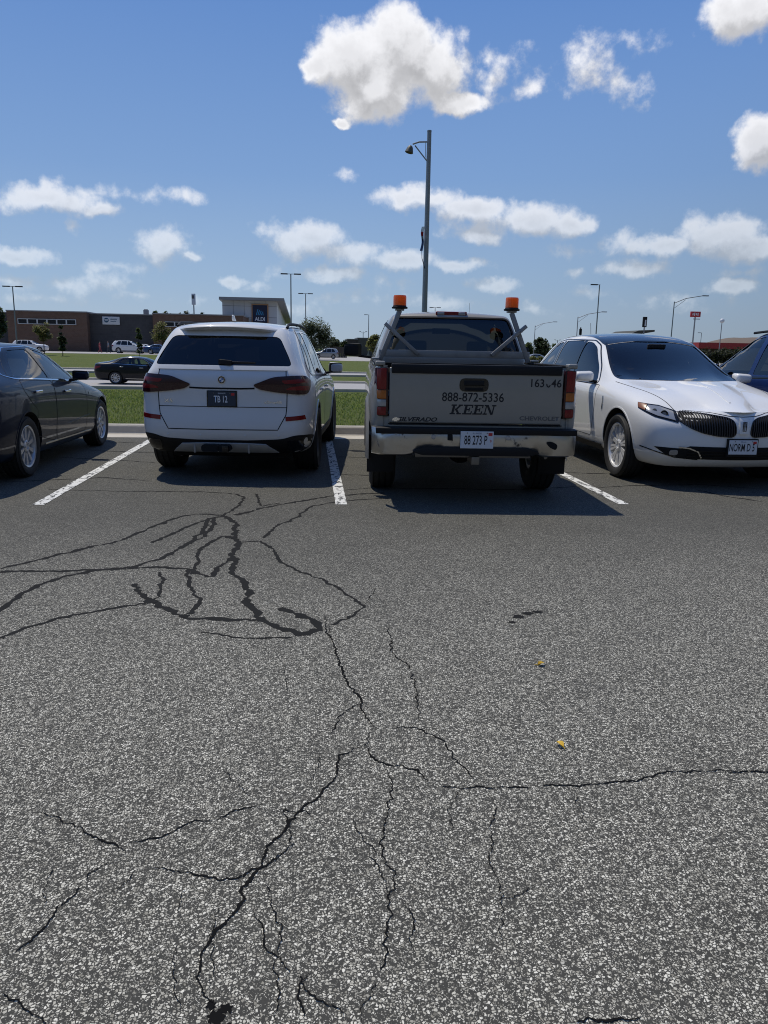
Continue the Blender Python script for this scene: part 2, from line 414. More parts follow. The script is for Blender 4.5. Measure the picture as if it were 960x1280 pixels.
XS = [-5000, -1500, -500, -200, -120, -80]+list(range(-60, 61, 3))+[80, 120, 200, 500, 1500, 5000]
YS = [-400, -30, 0, 12.47, 13.12, 13.27, 13.5, 13.8, 15, 18, 22, 26, 30, 34, 37.7, 46.8, 48, 52, 55.5, 64, 70, 80, 90, 100, 108, 125, 145, 170, 250, 400, 1000, 5000]
sheet('ground', XS, YS, terr, M['grass'])
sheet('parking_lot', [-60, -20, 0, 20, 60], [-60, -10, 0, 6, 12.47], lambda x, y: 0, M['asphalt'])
def pavement(name, y0, y1, m_, dz, n=4):
    return sheet(name, XS[1:-1], [y0+(y1-y0)*k/n for k in range(n+1)], lambda x, y: terr(x, y)+dz, m_)
pavement('road', 38, 46.5, M['roadc'], .02)
pavement('far_road', 56.2, 63.8, M['roadc'], .02)
pavement('far_parking_lot', 112, 175, M['roadc'], .02)
# kerb and gutter along the stalls: real step
def kerb(name, y0, dirn, z0, h=.15, x0=-60, x1=60, seg=3.05, gut=.46, m_=None, joints=True):
    """profile extruded along x, with joint gaps"""
    bm = bmesh.new(); pr = [(0, -.1), (0, .002), (gut*.94, -.014), (gut, .012), (gut+.03, h*.8), (gut+.055, h), (gut+.19, h), (gut+.20, h-.02), (gut+.20, -.1)]
    x = x0
    while x < x1:
        xe = min(x+seg, x1); a = x+(.006 if joints else 0); b = xe-(.006 if joints else 0)
        prism(bm, [(y0+dirn*p, z0+q) for p, q in pr], 'x', a, b); x = xe
    o = obm(name, bm, m_ or M['concrete']); tag(o, kind='structure'); return o
kerb('kerb', 12.47, 1, 0, .138, x0=-59.3, gut=.62)
kerb('road_kerb', 38.0, -1, -.60, .13, -200, 200, 400, .3, joints=False)
kerb('road_kerb', 46.5, 1, -.60, .13, -200, 200, 400, .3, joints=False)
kerb('road_kerb', 56.2, -1, -.52, .13, -200, 200, 400, .3, joints=False)
kerb('road_kerb', 63.8, 1, -.54, .13, -200, 200, 400, .3, joints=False)
# stall lines
SX, SW = .2833, 2.74
for k in range(-5, 8):
    x = SX+k*SW; bm = bmesh.new(); W_ = .108
    ys_ = [7.085, 8.5, 10, 11.5, 12.44]
    V = [[bm.verts.new((x-W_/2, y, .004)), bm.verts.new((x+W_/2, y, .004))] for y in ys_]
    for a, b in zip(V, V[1:]): bm.faces.new((a[0], a[1], b[1], b[0]))
    tag(obm('stall_line', bm, M['line']), kind='structure')
# cracks in the asphalt
_layer = [0]
def ribbon(bm, pts, w, jit=.35, step=.03, z0=.0010, taper=True, gaps=False):
    P_ = [gpt(*p) for p in pts]; L = [0]
    for a, b in zip(P_, P_[1:]): L.append(L[-1]+(b-a).length)
    n = max(3, int(L[-1]/step)); z = z0+_layer[0]*.00003; _layer[0] += 1; pv_ = None; sd = rng.random()*100
    for k in range(n+1):
        if gaps and noise.noise(Vector((L[-1]*k/n*11, sd, 21))) < -.44: pv_ = None; continue
        s = L[-1]*k/n; i = max(j for j in range(len(L)) if L[j] <= s+1e-9); i = min(i, len(P_)-2)
        t = (s-L[i])/max(1e-6, L[i+1]-L[i]); p = P_[i].lerp(P_[i+1], t); d = (P_[i+1]-P_[i]).normalized(); nx = Vector((-d.y, d.x, 0))
        wv = w if not isinstance(w, tuple) else w[0]+(w[1]-w[0])*k/n
        jv = (noise.noise(Vector((s*9, sd, 0)))*.40 + noise.noise(Vector((s*30, sd, 3)))*.32 + noise.noise(Vector((s*85, sd, 5)))*.16 + noise.noise(Vector((s*190, sd, 6)))*.08)
        p = p+nx*jv*jit*.09
        hw = wv*.5*max(.12, 1+noise.noise(Vector((s*14, sd, 7)))*.9+noise.noise(Vector((s*50, sd, 9)))*.6)
        if taper: hw *= min(1, .15+4*min(k, n-k)/n*1.0+0*s)
        cur_ = (bm.verts.new((p.x+nx.x*hw, p.y+nx.y*hw, z)), bm.verts.new((p.x-nx.x*hw, p.y-nx.y*hw, z)))
        if pv_: bm.faces.new((pv_[0], pv_[1], cur_[1], cur_[0]))
        pv_ = cur_
def Z2(L): return [(x/2, y/2+580) for x, y in L]
seal = [([(0,262),(140,228),(280,197),(350,172),(400,150),(450,132),(500,125),(560,128)], .05), ([(380,197),(420,180),(460,160),(520,138),(560,130)], .045),
 ([(0,270),(60,268),(180,268),(330,258),(400,238),(470,200),(508,168),(522,135)], .05), ([(0,370),(60,322),(130,290),(220,268),(380,258),(470,262),(495,275),(530,282),(545,262),(580,235)], .045),
 ([(0,436),(60,410),(150,385),(260,365),(365,350)], .035), ([(330,300),(345,320),(380,345),(430,370),(465,385),(560,390),(640,392)], .042),
 ([(560,130),(592,150),(585,185),(602,195),(575,230),(592,240),(575,270),(605,290),(622,320),(615,345),(640,365),(650,390),(700,412),(760,425),(800,412),(785,393),(760,383),(700,360)], .06),
 ([(600,195),(650,193),(690,215),(690,237),(740,265),(800,285),(860,320),(910,355),(880,380),(830,402)], .03),
 ([(555,130),(590,110),(612,85),(590,75),(520,70),(330,68)], .04), ([(590,128),(650,112),(740,95),(830,80),(960,72)], .05),
 ([(660,185),(690,155),(740,135),(765,115),(780,105),(860,92),(960,86)], .035), ([(540,190),(500,212),(492,250),(480,275)], .035),
 ([(470,265),(475,310),(505,345),(470,375)], .035), ([(400,270),(408,300),(402,325),(385,345)], .03), ([(530,135),(540,150),(510,180),(470,200)], .04),
 ([(505,420),(560,430),(640,438),(730,435)], .02), ([(640,75),(652,105),(700,98)], .03), ([(590,183),(560,180),(520,200),(500,215)], .03), ([(120,64),(200,66),(330,69)],.02)]
bm = bmesh.new()
for p, w in seal: ribbon(bm, Z2(p), w*.72, jit=.6, taper=False)
# thin sealed lines running across the stalls
for p in ([(0,603),(60,600),(130,597),(185,601)], [(60,571),(120,574),(175,577),(200,579)], [(110,563),(165,565),(200,566)], [(410,592),(450,594),(500,595)], [(405,571),(470,572)],
          [(700,590),(740,592),(760,592)], [(730,611),(790,607),(880,606),(960,612)], [(870,612),(905,620),(958,628)], [(420,613),(470,610),(640,612),(760,607)], [(130,552),(175,554)]):
    ribbon(bm, p, .028, jit=.5)
for (cx, cy, r_) in ((648,771,.035),(660,767,.03),(672,765,.025),(640,778,.02),(292,700,.045),(288,672,.04),(188,752,.04),(230,770,.03)):
    c = gpt(cx, cy); z = .0010+_layer[0]*.00003; _layer[0] += 1
    vs = [bm.verts.new((c.x+cos(t)*r_*(1+.5*noise.noise(Vector((cos(t)*1.5, sin(t)*1.5, cx)))), c.y+sin(t)*r_*.8*(1+.5*noise.noise(Vector((cos(t)*2, sin(t)*2, cy)))), z)) for t in [2*pi*k/24 for k in range(24)]]
    bm.faces.new(vs)
tag(obm('asphalt_sealant', bm, M['tar']), kind='structure')
fine = [([(412,780),(414,800),(427,835),(432,852),(447,867),(450,880),(457,897),(467,910)], (.008,.012)),
 ([(467,910),(455,932),(424,945),(418,972),(395,1000),(372,1015),(352,1042),(330,1066),(327,1085),(303,1108),(300,1130),(290,1145),(268,1165),(252,1195),(244,1222),(258,1245),(268,1262)], (.008,.011)),
 ([(452,878),(438,885),(425,897),(412,918)], .006), ([(467,910),(500,910),(522,911),(550,925),(562,940),(575,958),(598,978)], .007),
 ([(457,930),(470,950),(500,958),(520,963),(540,980)], .009), ([(478,955),(488,970),(490,988),(484,1010),(478,1050),(490,1100),(484,1160),(482,1205),(460,1250),(452,1278)], .006),
 ([(488,990),(510,985),(560,986),(620,984),(700,983),(760,979),(795,974),(850,966),(960,964),(1020,962)], .008), ([(485,776),(490,815),(512,835),(520,860),(524,905)], .007),
 ([(47,1014),(80,1025),(115,1045),(150,1056),(157,1068),(165,1070)], .007), ([(190,1083),(240,1095),(272,1102),(305,1098),(330,1085),(358,1062)], .007),
 ([(150,1056),(200,1045),(235,1030),(275,1026),(300,1013),(340,1003)], .006), ([(0,1200),(35,1175),(60,1155),(82,1130),(115,1090),(148,1076)], .006),
 ([(365,1018),(380,1012),(390,1018)], .008), ([(372,1015),(355,1012),(362,1030),(352,1042)], .008), ([(360,1030),(368,1055),(350,1065),(330,1085)], .005), ([(312,1135),(335,1190),(372,1218),(392,1245),(420,1265),(440,1285)], .005),
 ([(600,985),(612,1000),(618,1020),(614,1050),(620,1100),(626,1140),(632,1190)], .004), ([(620,1128),(650,1118),(672,1108)], .004), ([(715,1279),(740,1274),(770,1277),(805,1276)], .008),
 ([(457,1060),(470,1075),(486,1120)], .004), ([(340,1200),(350,1240),(345,1280)], .004), ([(275,1130),(262,1180),(268,1220),(262,1245)], .003), ([(405,770),(408,790),(412,800)], .008),
 ([(470,735),(462,748),(455,757)], .006), ([(0,1240),(30,1262),(60,1285)], .004), ([(355,830),(358,860),(364,880)], .004), ([(800,745),(850,760),(900,765)], .003), ([(905,966),(940,965),(985,963)], .0086),
 ([(330,1090),(338,1130),(352,1165),(349,1200)], .004), ([(75,1075),(60,1110),(52,1150)], .003), ([(390,985),(400,960),(396,940)], .003), ([(440,1020),(452,1050),(466,1066),(474,1100)], .004), ([(170,1090),(150,1110),(118,1122)], .003), ([(720,985),(726,1010),(716,1040)], .003), ([(555,1040),(540,1075),(520,1090)], .003), ([(220,1180),(215,1220),(228,1262)], .003), ([(385,1215),(376,1240),(380,1275)], .004), ([(280,960),(300,985),(318,1000)], .003), ([(500,1130),(520,1150),(516,1190)], .003), ([(240,1095),(225,1120),(228,1150)], .003), ([(575,985),(560,1010),(566,1040)], .003)]
bm = bmesh.new()
for p, w in fine: ribbon(bm, p, w*.72 if not isinstance(w, tuple) else (w[0]*.72, w[1]*.85), jit=.42, step=.006, gaps=(w if not isinstance(w, tuple) else 1) < .0085)
c = gpt(270, 1272); z = .0009
for q in range(5):     # a ragged little hole where the main crack ends
    cx_, cy_, r_ = c.x+(.0, .02, -.015, .03, .0)[q], c.y+(0, .022, .035, -.03, -.05)[q], (.018, .014, .011, .015, .02)[q]; z += .00004
    bm.faces.new([bm.verts.new((cx_+cos(t)*r_*(1+.9*noise.noise(Vector((cos(t)*2.2, sin(t)*2.2, q*5.1)))), cy_+sin(t)*r_*(1+.9*noise.noise(Vector((cos(t)*2.5, sin(t)*2.5, 9+q)))), z)) for t in [2*pi*k/40 for k in range(40)]])
tag(obm('asphalt_crack', bm, M['crack']), kind='structure')
# two yellow leaves lying on the lot
M['yleaf'] = mat('yellow_leaf', (.62, .40, .03), .7, var=.2)
for (px, py), lb, rz in (((676, 832), 'small yellow leaf on the asphalt behind the pickup, the farther of two', .4), ((700, 933), 'small yellow leaf on the asphalt near the long sideways crack', 1.9)):
    bm = bmesh.new(); c = gpt(px, py); n = 9; top = []
    for k in range(n+1):
        t = k/n; w = .012*sin(pi*t)**.8; top.append((t*.04-.02, w))
    mid_ = [bm.verts.new((x, 0, .004+.004*sin(x*90))) for x, w in top]
    for sgn in (1, -1):
        e = [bm.verts.new((x, sgn*w+1e-4*sgn, .006+.012*w/.017)) for x, w in top]
        for k in range(n): bm.faces.new((mid_[k], mid_[k+1], e[k+1], e[k]) if sgn > 0 else (mid_[k+1], mid_[k], e[k], e[k+1]))
    tube(bm, [(-.02, 0, .005), (-.028, .002, .006), (-.034, .006, .005)], .0012, 5)
    o = obm('fallen_leaf', bm, M['yleaf'], None, True); o.location = (c.x, c.y, .004); o.rotation_euler = (0, 0, rz)
    tag(o, lb, 'leaf', 'yellow leaves on the asphalt')

# grass blades standing on the strip beyond the kerb
LMG = leafmat('grass_blades', (.20, .25, .06), .35)
bm = bmesh.new(); r_ = random.Random(5)
for k in range(34000):
    y = 13.31+(r_.random()**1.4)*22; x = r_.uniform(-5.2-(y-13)*.35, 7.5+(y-13)*.5); z = terr(x, y); a = r_.random()*6.283; h_ = .035+.035*r_.random(); w_ = .008+.003*(y-13)*.4
    c, s_ = cos(a)*w_, sin(a)*w_; lx, ly = r_.gauss(0, .015), r_.gauss(0, .015)
    bm.faces.new((bm.verts.new((x-c, y-s_, z-.005)), bm.verts.new((x+c, y+s_, z-.005)), bm.verts.new((x+lx, y+ly, z+h_))))
tag(obm('grass', bm, LMG), kind='stuff', label='mown green grass beyond the kerb')
# ------------------------------------------------------------------ vehicle toolkit
class Surf:
    """smooth surface data to project parts onto"""
    def __init__(s, me):
        s.v = [v.co.copy() for v in me.vertices]; s.n = [v.normal.copy() for v in me.vertices]
        s.p = [tuple(p.vertices) for p in me.polygons]
        s.bvh = BVHTree.FromPolygons(s.v, s.p)
    def nrm(s, loc, idx):
        from mathutils.interpolate import poly_3d_calc
        p = s.p[idx]; w = poly_3d_calc([s.v[i] for i in p], loc); n = Vector()
        for i, k in zip(p, w): n += s.n[i]*k
        return n.normalized()
    def near(s, co):
        loc, n, i, d = s.bvh.find_nearest(co); return s.nrm(loc, i)

def vframe(view):
    if view == 'L': return Vector((0, -1, 0)), Vector((1, 0, 0)), Vector((0, 0, 1))
    if view == 'R': return Vector((0, 1, 0)), Vector((1, 0, 0)), Vector((0, 0, 1))
    if view == 'B': return Vector((1, 0, 0)), Vector((0, 1, 0)), Vector((0, 0, 1))
    if view == 'F': return Vector((-1, 0, 0)), Vector((0, 1, 0)), Vector((0, 0, 1))
    if view == 'T': return Vector((0, 0, -1)), Vector((1, 0, 0)), Vector((0, 1, 0))
    a = R(view); return Vector((-cos(a), -sin(a), 0)), Vector((-sin(a), cos(a), 0)), Vector((0, 0, 1))
def smoothpoly(pts, n=2, q=.25):
    """round the corners of a closed polygon"""
    r = {1: .03, 2: .06, 3: .12}[n]; N = len(pts); o = []
    for i in range(N):
        a, b, c = (Vector(pts[(i+k) % N]) for k in (-1, 0, 1)); d1, d2 = (a-b), (c-b)
        if d1.length < 1e-6 or d2.length < 1e-6: continue
        t = min(r, d1.length*.45, d2.length*.45); p0 = b+d1.normalized()*t; p1 = b+d2.normalized()*t
        for k in range(5):
            u = k/4; o.append(tuple(p0*(1-u)**2+b*2*u*(1-u)+p1*u*u))
    return o
def uvof(pts, view):
    d, u, v = vframe(view)
    return [(p[0], p[1]) if len(p) == 2 else (Vector(p).dot(u), Vector(p).dot(v)) for p in pts]
def grow(pts, e):
    """offset a closed polygon outwards by e"""
    n = len(pts); A = sum(pts[i][0]*pts[(i+1) % n][1]-pts[(i+1) % n][0]*pts[i][1] for i in range(n)); s = 1 if A > 0 else -1; o = []
    for i in range(n):
        a, b, c = (Vector(pts[(i+k) % n]) for k in (-1, 0, 1)); d1 = (b-a); d2 = (c-b)
        if d1.length < 1e-6 or d2.length < 1e-6: o.append(tuple(b)); continue
        d1.normalize(); d2.normalize(); n1 = Vector((d1.y, -d1.x))*s; n2 = Vector((d2.y, -d2.x))*s; m_ = (n1+n2)
        m_ = m_/max(.35, m_.length_squared/2) if m_.length > 1e-6 else n1
        o.append(tuple(b+m_*e))
    return o
def setn(me, norms):
    for p in me.polygons: p.use_smooth = True
    me.normals_split_custom_set(norms)
def patch(name, S, pts, view, m_, parent=None, off=.003, thick=.005, grid=.07, rnd=0, holes=None, far=9):
    d, u, v = vframe(view); pts = uvof(pts, view)
    if rnd: pts = smoothpoly(pts, rnd)
    A = sum(pts[i][0]*pts[(i+1) % len(pts)][1]-pts[(i+1) % len(pts)][0]*pts[i][1] for i in range(len(pts)))
    if A < 0: pts = pts[::-1]
    B = []
    for i in range(len(pts)):
        a, b = Vector(pts[i]), Vector(pts[(i+1) % len(pts)]); k = max(1, int((b-a).length/grid+.5))
        if (b-a).length < 1e-5: continue
        for j in range(k): B.append(a.lerp(b, j/k))
    nb = len(B); x0 = min(p.x for p in B); x1 = max(p.x for p in B); y0 = min(p.y for p in B); y1 = max(p.y for p in B)
    def inside(q):
        c = False
        for i in range(nb):
            a, b = B[i], B[(i+1) % nb]
            if (a.y > q.y) != (b.y > q.y) and q.x < (b.x-a.x)*(q.y-a.y)/(b.y-a.y)+a.x: c = not c
        return c
    I = []; gx = x0+grid/2
    while gx < x1:
        gy = y0+grid/2
        while gy < y1:
            q = Vector((gx, gy))
            if inside(q) and min((q-b).length for b in B) > grid*.45: I.append(q)
            gy += grid
        gx += grid
    r = delaunay_2d_cdt(B+I, [(i, (i+1) % nb) for i in range(nb)], [list(range(nb))], 1, 1e-6)
    V, F = r[0], r[2]; P3, N3 = [], []
    for q in V:
        o = u*q.x+v*q.y-d*far
        h = S.bvh.ray_cast(o, d)
        if h[0] is None: P3.append(None); N3.append(None)
        else:
            n = S.nrm(h[0], h[2]); P3.append(h[0]); N3.append(n)
    F = [f for f in F if all(P3[i] is not None for i in f)]
    if not F: return None
    used = sorted({i for f in F for i in f}); mp = {i: k for k, i in enumerate(used)}
    vs = [P3[i]+N3[i]*off for i in used]; nn = [N3[i] for i in used]; faces = []; fn = []
    for f in F:
        a, b, c = (P3[i] for i in f[:3]); g_ = (b-a).cross(c-a)
        f2 = [mp[i] for i in (f if g_.dot(N3[f[0]]) > 0 else f[::-1])]; faces.append(f2)
    norms = [nn[i] for f in faces for i in f]
    if thick:
        ec = {}
        for f in faces:
            for i in range(len(f)): ec[(f[i], f[(i+1) % len(f)])] = 1
        for (a, b) in list(ec):
            if (b, a) in ec: continue
            k = len(vs); pa, pb = vs[a], vs[b]; qa, qb = pa-nn[a]*thick, pb-nn[b]*thick
            vs += [pa, pb, qb, qa]; faces.append([k+1, k, k+3, k+2]); w = (pb-pa).cross(nn[a]).normalized()
            norms += [w]*4
    me = bpy.data.meshes.new(name); me.from_pydata([tuple(p) for p in vs], [], faces); me.update()
    setn(me, norms)
    return link(name, me, m_, parent)
def strip(name, S, pts, view, w, m_, parent=None, off=.0015, closed=False, bm=None, thick=0, step=.04):
    """thin ribbon following a polyline on the surface"""
    d, u, v = vframe(view); pts = uvof(pts, view)
    if closed: pts = list(pts)+[pts[0]]
    Q = []
    for a, b in zip(pts, pts[1:]):
        a, b = Vector(a), Vector(b); k = max(1, int((b-a).length/step+.5))
        for j in range(k): Q.append(a.lerp(b, j/k))
    Q.append(Vector(pts[-1])); H = []
    for q in Q:
        h = S.bvh.ray_cast(u*q.x+v*q.y-d*9, d); H.append((h[0], S.nrm(h[0], h[2])) if h[0] is not None else None)
    own = bm is None; bm = bm or bmesh.new(); pv_ = None
    for i, h in enumerate(H):
        if h is None: pv_ = None; continue
        a = H[max(0, i-1)] or h; b = H[min(len(H)-1, i+1)] or h; t = (b[0]-a[0])
        if t.length < 1e-6: continue
        t.normalize(); s = t.cross(h[1]).normalized()*w/2
        c = [bm.verts.new(h[0]+s+h[1]*off), bm.verts.new(h[0]-s+h[1]*off)]
        if thick: c += [bm.verts.new(h[0]-s+h[1]*(off-thick)), bm.verts.new(h[0]+s+h[1]*(off-thick))]
        if pv_:
            k = len(c)
            for j in range(k if k > 2 else 1): bm.faces.new((pv_[j], pv_[(j+1) % k], c[(j+1) % k], c[j]))
        pv_ = c
    if own: return obm(name, bm, m_, parent, True)
def textmesh(s, size, bold=0, shear=0, sx=1, name='lettering', align='CENTER', spacing=1):
    c = bpy.data.curves.new(name, 'FONT'); c.body = s; c.size = size; c.align_x = align; c.align_y = 'CENTER'; c.offset = bold; c.shear = shear; c.resolution_u = 3; c.space_character = spacing
    o = bpy.data.objects.new(name, c); col.objects.link(o); bpy.context.view_layer.update()
    me = bpy.data.meshes.new_from_object(o.evaluated_get(bpy.context.evaluated_depsgraph_get()))
    bpy.data.objects.remove(o); bpy.data.curves.remove(c)
    for v in me.vertices: v.co.x *= sx
    me.name = name; return me
def text_on(S, s, size, at, view, m_, parent, name='lettering', flip=False, off=.004, **kw):
    """lettering laid onto the surface; at = centre in (u, v)"""
    me = textmesh(s, size, name=name, **kw); d, u, v = vframe(view); sg = -1 if flip else 1
    for vv in me.vertices:
        q = u*(at[0]+sg*vv.co.x)+v*(at[1]+vv.co.y); h = S.bvh.ray_cast(q-d*9, d)
        vv.co = (h[0]+h[1]*off) if h[0] is not None else q
    return link(name, me, m_, parent)
def text_flat(s, size, M4, m_, parent, name='lettering', **kw):
    me = textmesh(s, size, name=name, **kw); me.transform(M4); return link(name, me, m_, parent)

def cage(side, F=(.86, .5, 0.), rb=None, fb=None, crown=None, xt=None, level=3, name='body', creases=None):
    """side: lines bottom to top, each J points (x, y, z). Returns evaluated smooth mesh."""
    m_, J = len(side), len(side[0]); bm = bmesh.new(); rb = rb or [0]*m_; fb = fb or [0]*m_
    crown = crown or [0]*J; xt = xt or [0]*J; H = []
    def be(j, i): return -rb[i] if j == 0 else fb[i] if j == J-1 else 0
    for j in range(J):
        row = {1: [], -1: []}
        for sg in (1, -1):
            L = []
            for f in F[::-1]:
                x, y, z = side[0][j]; L.append((x+be(j, 0)*(1-f*f), y*f*sg, z, f))
            for i in range(m_):
                x, y, z = side[i][j]; L.append((x, y*sg, z, 1))
            for f in F:
                x, y, z = side[-1][j]; L.append((x+(be(j, m_-1)+xt[j])*(1-f*f), y*f*sg, z+crown[j]*(1-f*f), f))
            row[sg] = L
        Lv = [bm.verts.new(p[:3]) for p in row[1]]
        Rv = [Lv[k] if p[3] == 0 else bm.verts.new(p[:3]) for k, p in enumerate(row[-1])]
        H.append((Lv, Rv))
    K = len(H[0][0])
    for j in range(J-1):
        for sd in (0, 1):
            A, B = H[j][sd], H[j+1][sd]
            for k in range(K-1):
                q = (A[k], A[k+1], B[k+1], B[k]) if sd == 0 else (A[k+1], A[k], B[k], B[k+1]); bm.faces.new(q)
    nf = len(F)
    for j in (0, J-1):
        G = []
        for i in range(m_):
            rowv = {}
            for sd, sg in ((0, 1), (1, -1)):
                c = [H[j][sd][nf+i]]
                for kf, f in enumerate(F):
                    if i == 0: c.append(H[j][sd][nf-1-kf])
                    elif i == m_-1: c.append(H[j][sd][nf+m_+kf])
                    elif f == 0 and sd == 1: c.append(rowv[0][-1])
                    else:
                        x, y, z = side[i][j]; c.append(bm.verts.new((x+be(j, i)*(1-f*f), y*f*sg, z)))
                rowv[sd] = c
            G.append(rowv)
        for i in range(m_-1):
            for sd in (0, 1):
                a, b = G[i][sd], G[i+1][sd]
                for k in range(nf):
                    q = [a[k], a[k+1], b[k+1], b[k]]
                    try: bm.faces.new(q)
                    except ValueError: pass
    bmesh.ops.recalc_face_normals(bm, faces=bm.faces)
    cl = bm.edges.layers.float.new('crease_edge')
    if creases:
        for (i, j0, j1, val) in creases:
            for j in range(j0, j1):
                for sd in (0, 1):
                    e = bm.edges.get((H[j][sd][nf+i], H[j+1][sd][nf+i]))
                    if e: e[cl] = val
    me = bpy.data.meshes.new(name); bm.to_mesh(me); bm.free()
    o = bpy.data.objects.new(name, me); col.objects.link(o)
    md = o.modifiers.new('s', 'SUBSURF'); md.levels = level; md.render_levels = level
    bpy.context.view_layer.update()
    out = bpy.data.meshes.new_from_object(o.evaluated_get(bpy.context.evaluated_depsgraph_get()))
    bpy.data.objects.remove(o); bpy.data.meshes.remove(me)
    return out
def cut(me, cutters, mats, name='body', parent=None, S=None):
    """boolean difference; cut faces take material slot 1; normals come from the smooth surface"""
    o = bpy.data.objects.new(name, me); col.objects.link(o)
    for m_ in mats: me.materials.append(m_)
    cs = []
    for bm in cutters:
        for f in bm.faces: f.material_index = 1
        bmesh.ops.recalc_face_normals(bm, faces=bm.faces)
        cm = bpy.data.meshes.new('cutter'); bm.to_mesh(cm); bm.free()
        for m_ in mats: cm.materials.append(m_)
        co = bpy.data.objects.new('cutter', cm); col.objects.link(co); cs.append(co)
        md = o.modifiers.new('b', 'BOOLEAN'); md.operation = 'DIFFERENCE'; md.object = co; md.solver = 'EXACT'
    bpy.context.view_layer.update()
    out = bpy.data.meshes.new_from_object(o.evaluated_get(bpy.context.evaluated_depsgraph_get()))
    for q in cs+[o]: bpy.data.objects.remove(q)
    out.name = name
    if not out.materials:
        for m_ in mats: out.materials.append(m_)
    if S:
        norms = []; cache = {}
        for p in out.polygons:
            fnn = p.normal
            for li in p.loop_indices:
                vi = out.loops[li].vertex_index
                if p.material_index == 1: norms.append(fnn); continue
                if vi not in cache: cache[vi] = S.near(out.vertices[vi].co)
                n = cache[vi]; norms.append(n if n.dot(fnn) > .5 else fnn)
        setn(out, norms)
    ob = bpy.data.objects.new(name, out); col.objects.link(ob); ob.parent = parent
    return ob
def hull(pts):
    bm = bmesh.new(); vs = [bm.verts.new(p) for p in pts]; r = bmesh.ops.convex_hull(bm, input=vs)
    dead = [e for e in r['geom_interior'] if isinstance(e, bmesh.types.BMVert)]
    if dead: bmesh.ops.delete(bm, geom=dead, context='VERTS')
    return bm
def cutprism(pts, view, near=4., farr=4., rnd=0):
    """closed prism along the view ray: from -near to +farr around the car's middle plane"""
    d, u, v = vframe(view); pts = uvof(pts, view)
    if rnd: pts = smoothpoly(pts, rnd)
    bm = bmesh.new(); A = [bm.verts.new(u*p[0]+v*p[1]-d*near) for p in pts]; B = [bm.verts.new(u*p[0]+v*p[1]+d*farr) for p in pts]
    bm.faces.new(A); bm.faces.new(B[::-1]); n = len(pts)
    for i in range(n): bm.faces.new((A[i], B[i], B[(i+1) % n], A[(i+1) % n]))
    bmesh.ops.triangulate(bm, faces=[f for f in bm.faces if len(f.verts) > 4])
    bmesh.ops.recalc_face_normals(bm, faces=bm.faces)
    return bm
def archcut(x, z, r, y0, y1, drop=.0):
    bm = bmesh.new(); cyl(bm, (x, y0, z), (x, y1, z), r, n=48); return bm
